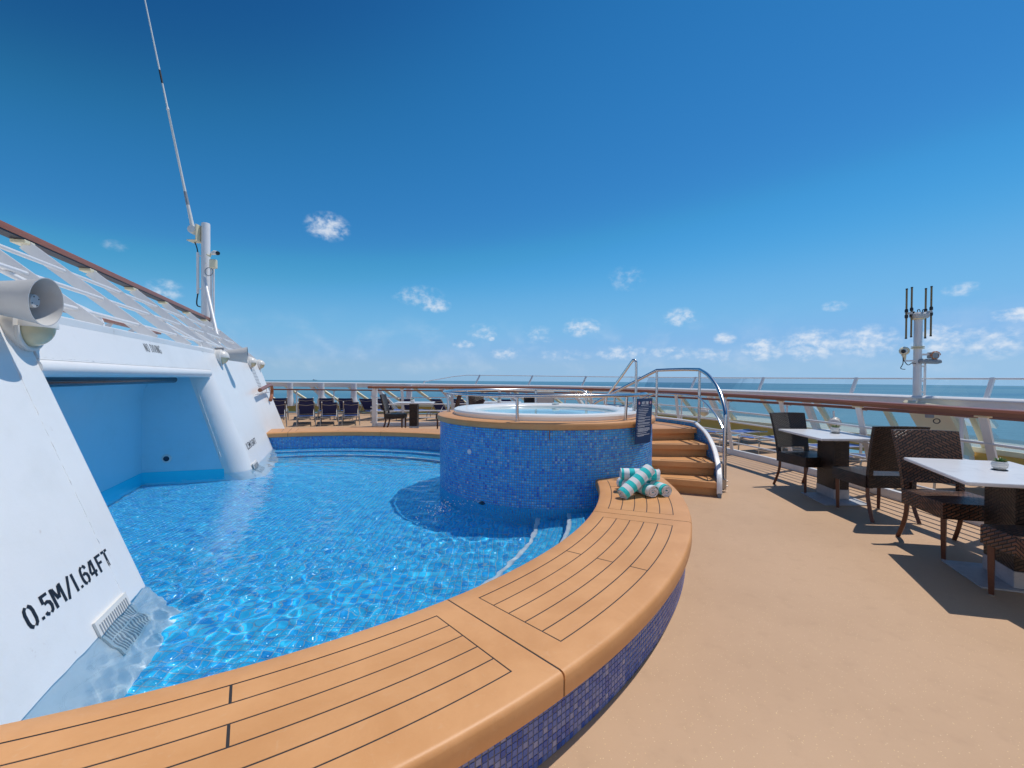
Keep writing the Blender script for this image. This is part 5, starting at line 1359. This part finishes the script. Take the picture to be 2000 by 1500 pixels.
def table(corner, ex, ey, zt, base, ped, label, sc=1.):
    """corner, two edge vectors, height; base = (corner, ex, ey); ped = (centre, sx, sy, rot)"""
    c0 = Vector((corner[0], corner[1], 0)); t = thing('pedestal_table', label, 'table', tuple(Vector((ped[0][0], ped[0][1], 0))), 0, 'white topped pedestal tables')
    L = t.location; ex, ey = Vector((*ex, 0)), Vector((*ey, 0))
    def quad(c, a, b, z): return [Vector(c) + Vector((0, 0, z)) - L, Vector(c) + a + Vector((0, 0, z)) - L, Vector(c) + a + b + Vector((0, 0, z)) - L, Vector(c) + b + Vector((0, 0, z)) - L]
    mb = MB(); mb.prism(quad(c0, ex, ey, zt), (0, 0, -.022)); tp = part('tabletop', mb, M['marble'], t, smooth=False)
    bm_ = bmesh.new(); bm_.from_mesh(tp.data); bmesh.ops.bevel(bm_, geom=list(bm_.edges), offset=.004, segments=2, affect='EDGES'); bm_.to_mesh(tp.data); bm_.free()
    mb = MB(); i_ = .06; mb.prism(quad(c0 + ex * i_ + ey * i_, ex * (1 - 2 * i_), ey * (1 - 2 * i_), zt - .0225), (0, 0, -.012)); part('under_frame', mb, M['alu'], t, smooth=False)
    q = Quaternion((0, 0, 1), ped[3])
    part('pedestal', MB().box((0, 0, (zt - .034 + .12) / 2 + .0), (ped[1], ped[2], zt - .034 - .12), q, .004), ped[4] if len(ped) > 4 else M['wicker_black'], t, uv=True)
    part('sleeve', MB().box((0, 0, .068), (ped[1] + .006, ped[2] + .006, .11), q, .003), M['plate'], t)
    bc, bx, by_ = base; mb = MB(); mb.prism(quad(Vector((bc[0], bc[1], 0)), Vector((*bx, 0)), Vector((*by_, 0)), .013), (0, 0, -.011)); part('base_plate', mb, M['plate'], t, smooth=False)
    return t
table((3.375, 4.872), (.70, .01), (.112, .985), .74, ((3.446, 4.899), (.50, .0), (.081, .543)), ((3.80, 5.29), .165, .33, -.08), 'white topped table with black woven pedestal, second from the camera on the right')
table((2.863, 2.81), (.70, -.17), (.402, .915), .74, ((3.123, 2.953), (.46, -.14), (.165, .455)), ((3.475, 3.06), .20, .34, -.38), 'nearest white topped table, cut off by the right edge of the photo')
# far table and chairs, behind the bench
table((-3.02, 11.45), (1.0, .05), (-.05, .62), .74, ((-2.85, 11.5), (.62, .03), (-.03, .5)), ((-2.57, 11.78), .20, .30, .05), 'distant white table left of the hot tub behind the far bench')
chair(CH, -3.04, 11.75, (1, .02), 'distant black wicker chair left of the far table, seen from its side')
chair(CHB, -1.72, 11.85, (-1, .05), 'distant brown wicker chair between the far table and the hot tub rim')
table((-.75, 11.9), (1.0, .0), (0, .6), .74, ((-.55, 11.95), (.6, 0), (0, .5)), ((-.25, 12.2), .20, .30, 0), 'distant white table almost hidden behind the hot tub')
chair(CHB, -1.02, 12.25, (.05, -1), 'distant wicker chair whose back shows above the hot tub rim on the left')
chair(CH, .55, 12.2, (-.1, -1), 'distant wicker chair beside the grey panel behind the hot tub')
# potted succulents
def pot(x, y, z, sc, label):
    t = thing('potted_succulent', label, 'plant', (x, y, z), random.random() * 6, 'small potted plants on the tables')
    prof = [(0, .004), (.026, .004), (.030, .008), (.038, .016), (.042, .022), (.040, .025), (.045, .031), (.0455, .037), (.0435, .040), (.0445, .046), (.043, .052), (.0395, .0545), (.040, .060), (.038, .062), (.035, .058), (.034, .050), (0, .050)]
    part('pot', MB().lathe([(r_ * sc, h * sc) for r_, h in prof], 28), M['plasticwhite'], t)
    part('soil', MB().lathe([(0, .054 * sc), (.034 * sc, .052 * sc)], 16), M['soil'], t)
    part('saucer', MB().lathe([(0, .004 * sc), (.040 * sc, .004 * sc), (.044 * sc, .002 * sc), (.040 * sc, 0)], 20), M['black'], t)
    rr = random.Random(int(x * 100)); mb = MB()
    for k in range(34):
        a = k * 2.4; rad = rr.uniform(.018, .046) * sc; h = rr.uniform(.014, .045) * sc * (1.25 - rad / (.05 * sc) * .6); w_ = rr.uniform(.0035, .006) * sc
        d_ = Vector((math.cos(a), math.sin(a), 0)); s_ = Vector((-d_.y, d_.x, 0)); b_ = Vector((0, 0, .052 * sc)) + d_ * .006 * sc
        m1 = b_ + d_ * rad * .5 + Vector((0, 0, h * .75)); tp = b_ + d_ * rad + Vector((0, 0, h))
        mb.add([b_ - s_ * w_ * .6, b_ + s_ * w_ * .6, m1 + s_ * w_, m1 - s_ * w_, tp, m1 + Vector((0, 0, -w_ * .9)), b_ + Vector((0, 0, -.002))], [(0, 1, 2, 3), (3, 2, 4), (1, 6, 5, 2), (6, 0, 3, 5), (5, 3, 4), (2, 5, 4)])
    part('leaves', mb, M['plant'], t)['kind'] = 'stuff'
pot(3.905, 5.40, .7405, 1.15, 'little white pot of green succulent on the second table')
pot(3.50, 3.205, .7405, 1.0, 'little white pot of green succulent on the nearest table at the right edge')
pot(-2.60, 11.72, .7405, 1.2, 'tiny white plant pot on the distant table left of the hot tub')
pot(-.35, 12.1, .7405, 1.2, 'tiny white plant pot peeking over the hot tub rim')
# grey service panel behind the tub
sp_ = thing('service_cabinet', 'pale grey metal cabinet standing behind the hot tub', 'cabinet', (.86, 12.0, 0))
part('cabinet', MB().box((0, 0, .52), (.52, .3, 1.04), None, .01), M['alu'], sp_); part('door', MB().box((0, -.153, .52), (.46, .012, .94), None, .004), M['lightgrey'], sp_); part('handle', MB().box((.18, -.165, .6), (.02, .02, .1), None, .004), M['steel'], sp_)

# ------------------------------------------------------------------ sun loungers
def lounger_proto(label, angle, sling):
    t = thing('sun_lounger', label, 'sun lounger', (0, 0, 0), 0, 'sun loungers on the aft deck'); W2 = .285; zr = .315; hy = .66
    for s_ in (-1, 1): part('side_rail', MB().tube([(s_ * W2, .04, zr), (s_ * W2, 1.9, zr)], .019, 8), M['alu'], t)
    for y in (.05, .62, 1.88): part('cross_bar', MB().tube([(-W2, y, zr - .01), (0, y, zr - .03 if y < .2 else zr - .012), (W2, y, zr - .01)], .015, 8), M['alu'], t)
    for s_ in (-1, 1):
        part('leg', MB().tube(crom([(s_ * W2, .09, zr), (s_ * W2 * 1.03, .06, .25), (s_ * W2 * 1.04, .04, 0)], 3), .017, 8), M['alu'], t)
        part('leg', MB().tube([(s_ * W2, 1.55, zr), (s_ * W2 * 1.02, 1.62, 0)], .017, 8), M['alu'], t)
    c, s = math.cos(angle), math.sin(angle); L = .70
    def B_(x, d_, off=0): return (x, hy - d_ * c - off * s, zr + .012 + d_ * s - off * c)
    for s_ in (-1, 1):
        part('back_tube', MB().tube([B_(s_ * (W2 - .03), 0), B_(s_ * (W2 - .03), L)], .018, 8), M['alu'], t)
        if angle > .2: part('prop', MB().tube([B_(s_ * (W2 - .05), .36), (s_ * (W2 - .05), hy - .52, zr)], .010, 6), M['plasticwhite'], t)
        part('end_cap', MB().tube([B_(s_ * (W2 - .03), L), B_(s_ * (W2 - .03), L + .012)], .019, 8), M['plasticwhite'], t)
    part('back_bar', MB().tube([B_(-W2 + .03, L - .10, .012), B_(0, L - .13, .03), B_(W2 - .03, L - .10, .012)], .013, 8), M['alu'], t)
    part('back_bar', MB().tube([B_(-W2 + .03, .10, .012), B_(W2 - .03, .10, .012)], .013, 8), M['alu'], t)
    mb = MB(); n = 6; V = []
    for i in range(n + 1):
        d_ = .02 + (L - .02) * i / n
        for j in range(5):
            x = -(W2 - .04) + 2 * (W2 - .04) * j / 4; V.append(B_(x, d_, .012 * (1 - (x / W2) ** 2)))
    mb.add(V, [(i * 5 + j, i * 5 + j + 1, (i + 1) * 5 + j + 1, (i + 1) * 5 + j) for i in range(n) for j in range(4)]); part('back_sling', mb, M['navy'] if angle > .2 else sling, t)
    mb = MB(); V = []
    for i in range(7):
        y = hy + .03 + (1.86 - hy - .03) * i / 6
        for j in range(5): x = -(W2 - .02) + 2 * (W2 - .02) * j / 4; V.append((x, y, zr + .006 - .014 * (1 - (x / W2) ** 2)))
    mb.add(V, [(i * 5 + j, i * 5 + j + 1, (i + 1) * 5 + j + 1, (i + 1) * 5 + j) for i in range(6) for j in range(4)]); part('seat_sling', mb, sling, t)
    return t
LU = lounger_proto('navy reclined sun lounger', R(47), M['sling']); LF = lounger_proto('flat blue sun lounger', R(4), M['sling'])
lused = set()
def lounger(proto, x, y, rot, label, sc=1.):
    o = proto if proto.name not in lused else copy_tree(proto); lused.add(proto.name)
    o.location = (x, y, 0); o.rotation_euler = (0, 0, rot); o['label'] = label; o.scale = (sc, sc, sc); return o
ordn = ['first', 'second', 'third', 'fourth', 'fifth']
for i, (x, y) in enumerate([(-6.48, 12.35), (-5.74, 12.50), (-5.14, 12.62), (-4.60, 12.80)]):
    lounger(LU, x, y, R(27 - 2.5 * i), 'navy sun lounger with raised back, %s from the white wall in the front row' % ordn[i], .8)
for i, (x, y, r_) in enumerate([(-7.42, 14.3, 27), (-6.62, 14.4, 25), (-6.02, 14.5, 22), (-5.42, 14.5, 12), (-4.75, 14.3, -8)]):
    lounger(LU, x, y, R(r_), 'navy sun lounger with raised back, %s from the white wall in the rear row' % ordn[i], .84)
for i, (x, y, r_) in enumerate([(-4.25, 14.35, -14), (-3.50, 14.3, -20), (-2.55, 14.4, -24), (-1.85, 14.5, -26), (-1.15, 14.4, -28), (-.3, 14.5, -24)]):
    lounger(LU, x, y, R(r_), 'navy sun lounger behind the deck railing, %s to the right of its end post' % (ordn + ['sixth'])[i], .84)
for i, (x, y, a) in enumerate([(4.18, 9.45, 24), (4.50, 8.55, 20), (4.72, 7.55, 14), (4.86, 6.55, 10), (4.93, 5.5, 6), (4.96, 4.4, 4)]):
    lounger(LF, x, y, R(a) - PI / 2, 'flat blue sun lounger beyond the right railing, %s from the stair handrail' % (ordn + ['sixth'])[i], .78)

# ------------------------------------------------------------------ rolled towels on the bench
def towel(c, axis, L, r_, label, phase=0., spiral=True, flat=.92):
    c = Vector(c); ax = Vector(axis).normalized(); side = Vector((0, 0, 1)).cross(ax).normalized(); upv = ax.cross(side)
    t = thing('rolled_towel', label, 'towel', tuple(c), 0, 'teal and white striped towels rolled on the bench')
    n, m = 40, 22; mb = MB(); V = []; rr = random.Random(int(c.x * 997)); ph = rr.uniform(0, 6)
    def rad(a, u): return r_ * (1 + .035 * math.sin(2 * a + ph) + .02 * math.sin(5 * a + 3 * u + ph) - .06 * abs(2 * u - 1) ** 6)
    for i in range(m + 1):
        u = i / m
        for k in range(n):
            a = 2 * PI * k / n; q = rad(a, u); zz = math.sin(a) * q * flat
            V.append(ax * (u - .5) * L + side * math.cos(a) * q + upv * zz)
    F = [(i * n + k, i * n + (k + 1) % n, (i + 1) * n + (k + 1) % n, (i + 1) * n + k) for i in range(m) for k in range(n)]
    mb.add(V, F); o = part('terry_roll', mb, M['towel'], t)
    lay = o.data.uv_layers.new(name='weave')
    for lp in o.data.loops:
        v = o.data.vertices[lp.vertex_index].co; lay.data[lp.index].uv = (v.dot(ax) / .098 + phase, 0)
    # overlapping outer flap edge
    fa = R(205); mb = MB(); V = []
    for i in range(m + 1):
        u = i / m
        for k in range(7):
            a = fa + k * .12; q = rad(a, u) + .0045 * (1 - k / 6) + .001; V.append(ax * (u - .5) * L + side * math.cos(a) * q + upv * math.sin(a) * q * flat)
    mb.add(V, [(i * 7 + k, i * 7 + k + 1, (i + 1) * 7 + k + 1, (i + 1) * 7 + k) for i in range(m) for k in range(6)]); o = part('flap', mb, M['towel'], t)
    lay = o.data.uv_layers.new(name='weave')
    for lp in o.data.loops:
        v = o.data.vertices[lp.vertex_index].co; lay.data[lp.index].uv = (v.dot(ax) / .098 + phase, 0)
    # rolled ends: a spiral lip with soft white layers
    for e in (-1, 1):
        mb = MB(); pts = []; rs = []
        for k in range(110):
            a = k / 109 * 2 * PI * 3.3; q = r_ * (.93 - .80 * k / 109); pts.append(ax * (e * (L / 2 - .004 + .004 * math.sin(a * 1.7))) + side * math.cos(a + ph) * q + upv * math.sin(a + ph) * q * flat); rs.append(.0062 * r_ / .06)
        mb.tube(pts, rs, 7); part('rolled_end', mb, M['terry'], t)
        mb = MB(); ringp = [ax * (e * (L / 2 - .016)) + side * math.cos(2 * PI * k / 24) * r_ * .95 + upv * math.sin(2 * PI * k / 24) * r_ * .95 * flat for k in range(24)]; mb.add(ringp, [tuple(range(24))]); part('end_face', mb, M['teal_terry'], t, smooth=False)
TR = .059
zt = ZB + TR * .93
towel((1.205, 4.13, zt), (.34, -.94, 0), .34, TR, 'lower striped towel roll with teal rim at its open end, under the leaning roll', .15)
towel((1.342, 4.17, zt), (.30, -.95, 0), .34, TR, 'lower striped towel roll at the right with its white end showing', .62)
towel((1.10, 4.24, zt), (.40, -.92, 0), .20, TR * .95, 'lower white towel roll half hidden at the back left of the pile', .60)
towel((1.205, 4.20, zt + .106), (.97, -.10, .0), .35, TR, 'upper striped towel roll lying crosswise at the back of the pile', .0)
towel((1.125, 4.02, zt + .080), (-.745, -.40, -.50), .39, TR, 'striped towel roll leaning diagonally across the front of the pile', .42)

# ------------------------------------------------------------------ hot tub notice
sg = thing('hot_tub_sign', 'navy HOT TUB notice board hanging on the rim of the hot tub', 'sign', (1.435, 4.98, .665))
ra = R(-49); out_ = Vector((math.cos(ra), math.sin(ra), 0)); sx_ = Vector((-out_.y, out_.x, 0)); upS = (Vector((0, 0, 1)) + sx_ * .10 - out_ * .015).normalized(); nS = sx_.cross(upS).normalized()
if nS.dot(out_) < 0: nS = -nS
SW, SH = .30, .50
def SP(u, v, h=0.): return sx_ * (u - .5) * SW + upS * v * SH + nS * h + Vector((.02, -.02, 0))
mb = MB(); mb.prism([SP(0, 0, -.006), SP(1, 0, -.006), SP(1, 1, -.006), SP(0, 1, -.006)], nS * .006); part('board', mb, M['sign_blue'], sg, smooth=False)
def sbar(mb, u0, u1, v0, v1): mb.prism([SP(u0, v0, .0003), SP(u1, v0, .0003), SP(u1, v1, .0003), SP(u0, v1, .0003)], nS * .0008)
STR['H'] = [[(.08, 0), (.08, 1)], [(.46, 0), (.46, 1)], [(.08, .5), (.46, .5)]]; STR['U'] = [[(.08, 1), (.08, .2), (.16, .05), (.38, .05), (.46, .2), (.46, 1)]]; STR['B'] = [[(.08, .0), (.08, 1)], [(.08, .95), (.36, .95), (.44, .84), (.44, .64), (.36, .53), (.08, .53)], [(.36, .5), (.46, .40), (.46, .16), (.38, .05), (.08, .05)]]
STR['O '] = [[(.27, .97), (.13, .90), (.07, .7), (.07, .3), (.13, .10), (.27, .03), (.41, .10), (.47, .3), (.47, .7), (.41, .90), (.27, .97)]]; STR['T '] = [[(.27, 0), (.27, .94)], [(.03, .94), (.51, .94)]]
for lay in ('H', 'U', 'B'): WID[lay] = .56
x = 0; 
for ch in 'HOT TUB':
    if ch == ' ': x += .3; continue
    mb = MB()
    for s_ in STR.get(ch + ' ', STR[ch]): stroke(mb, s_, .19, lambda a, b, h, x=x: SP(.30 + (x + a) * .118, .875 + b * .055, .0004 + h), .0006)
    part('title_letter', mb, M['sign_white'], sg, smooth=False); x += .56
rs_ = random.Random(11); mb = MB(); u = .26
while u < .74: w_ = rs_.uniform(.03, .07); sbar(mb, u, min(u + w_, .75), .842, .856); u += w_ + .016
sbar(mb, .08, .92, .806, .809)
v = .76
for ln in [1, 1, 1, 1, 1, 2, 2, 2, 2, 4, 1, 2]:
    sbar(mb, .075, .095, v, v + .013)
    for q in range(ln):
        u = .13; lim = rs_.uniform(.5, .9) if q == ln - 1 else .9
        while u < lim: w_ = rs_.uniform(.02, .075); sbar(mb, u, min(u + w_, lim), v, v + .012); u += w_ + .014
        v -= .022
    v -= .016
o_ = part('fine_print', mb, M['sign_white'], sg, smooth=False); o_['kind'] = 'stuff'
for u in (.11, .86):
    mb = MB(); c_ = SP(u + .015, .90, .0004); mb.lathe([(.0, .0006), (.013, .0006), (.013, 0)], 16, tuple(c_), tuple(nS)); ic = part('warning_icon', mb, M['sign_white'], sg)
    mb = MB(); mb.lathe([(.013, .0009), (.018, .0009), (.018, 0), (.013, 0)], 20, tuple(c_), tuple(nS)); mb.bar(c_ - (sx_ + upS) * .009 + nS * .0012, c_ + (sx_ + upS) * .009 + nS * .0012, .004, .0006, side=(sx_ - upS)); part('red_ring', mb, M['sign_red'], ic)
mb = MB(); 
for u in (.2, .8): mb.tube([SP(u, .96, -.01), SP(u, 1.02, -.012), SP(u, 1.05, -.03)], .004, 6)
part('hanger', mb, M['steel'], sg)['kind'] = 'stuff'
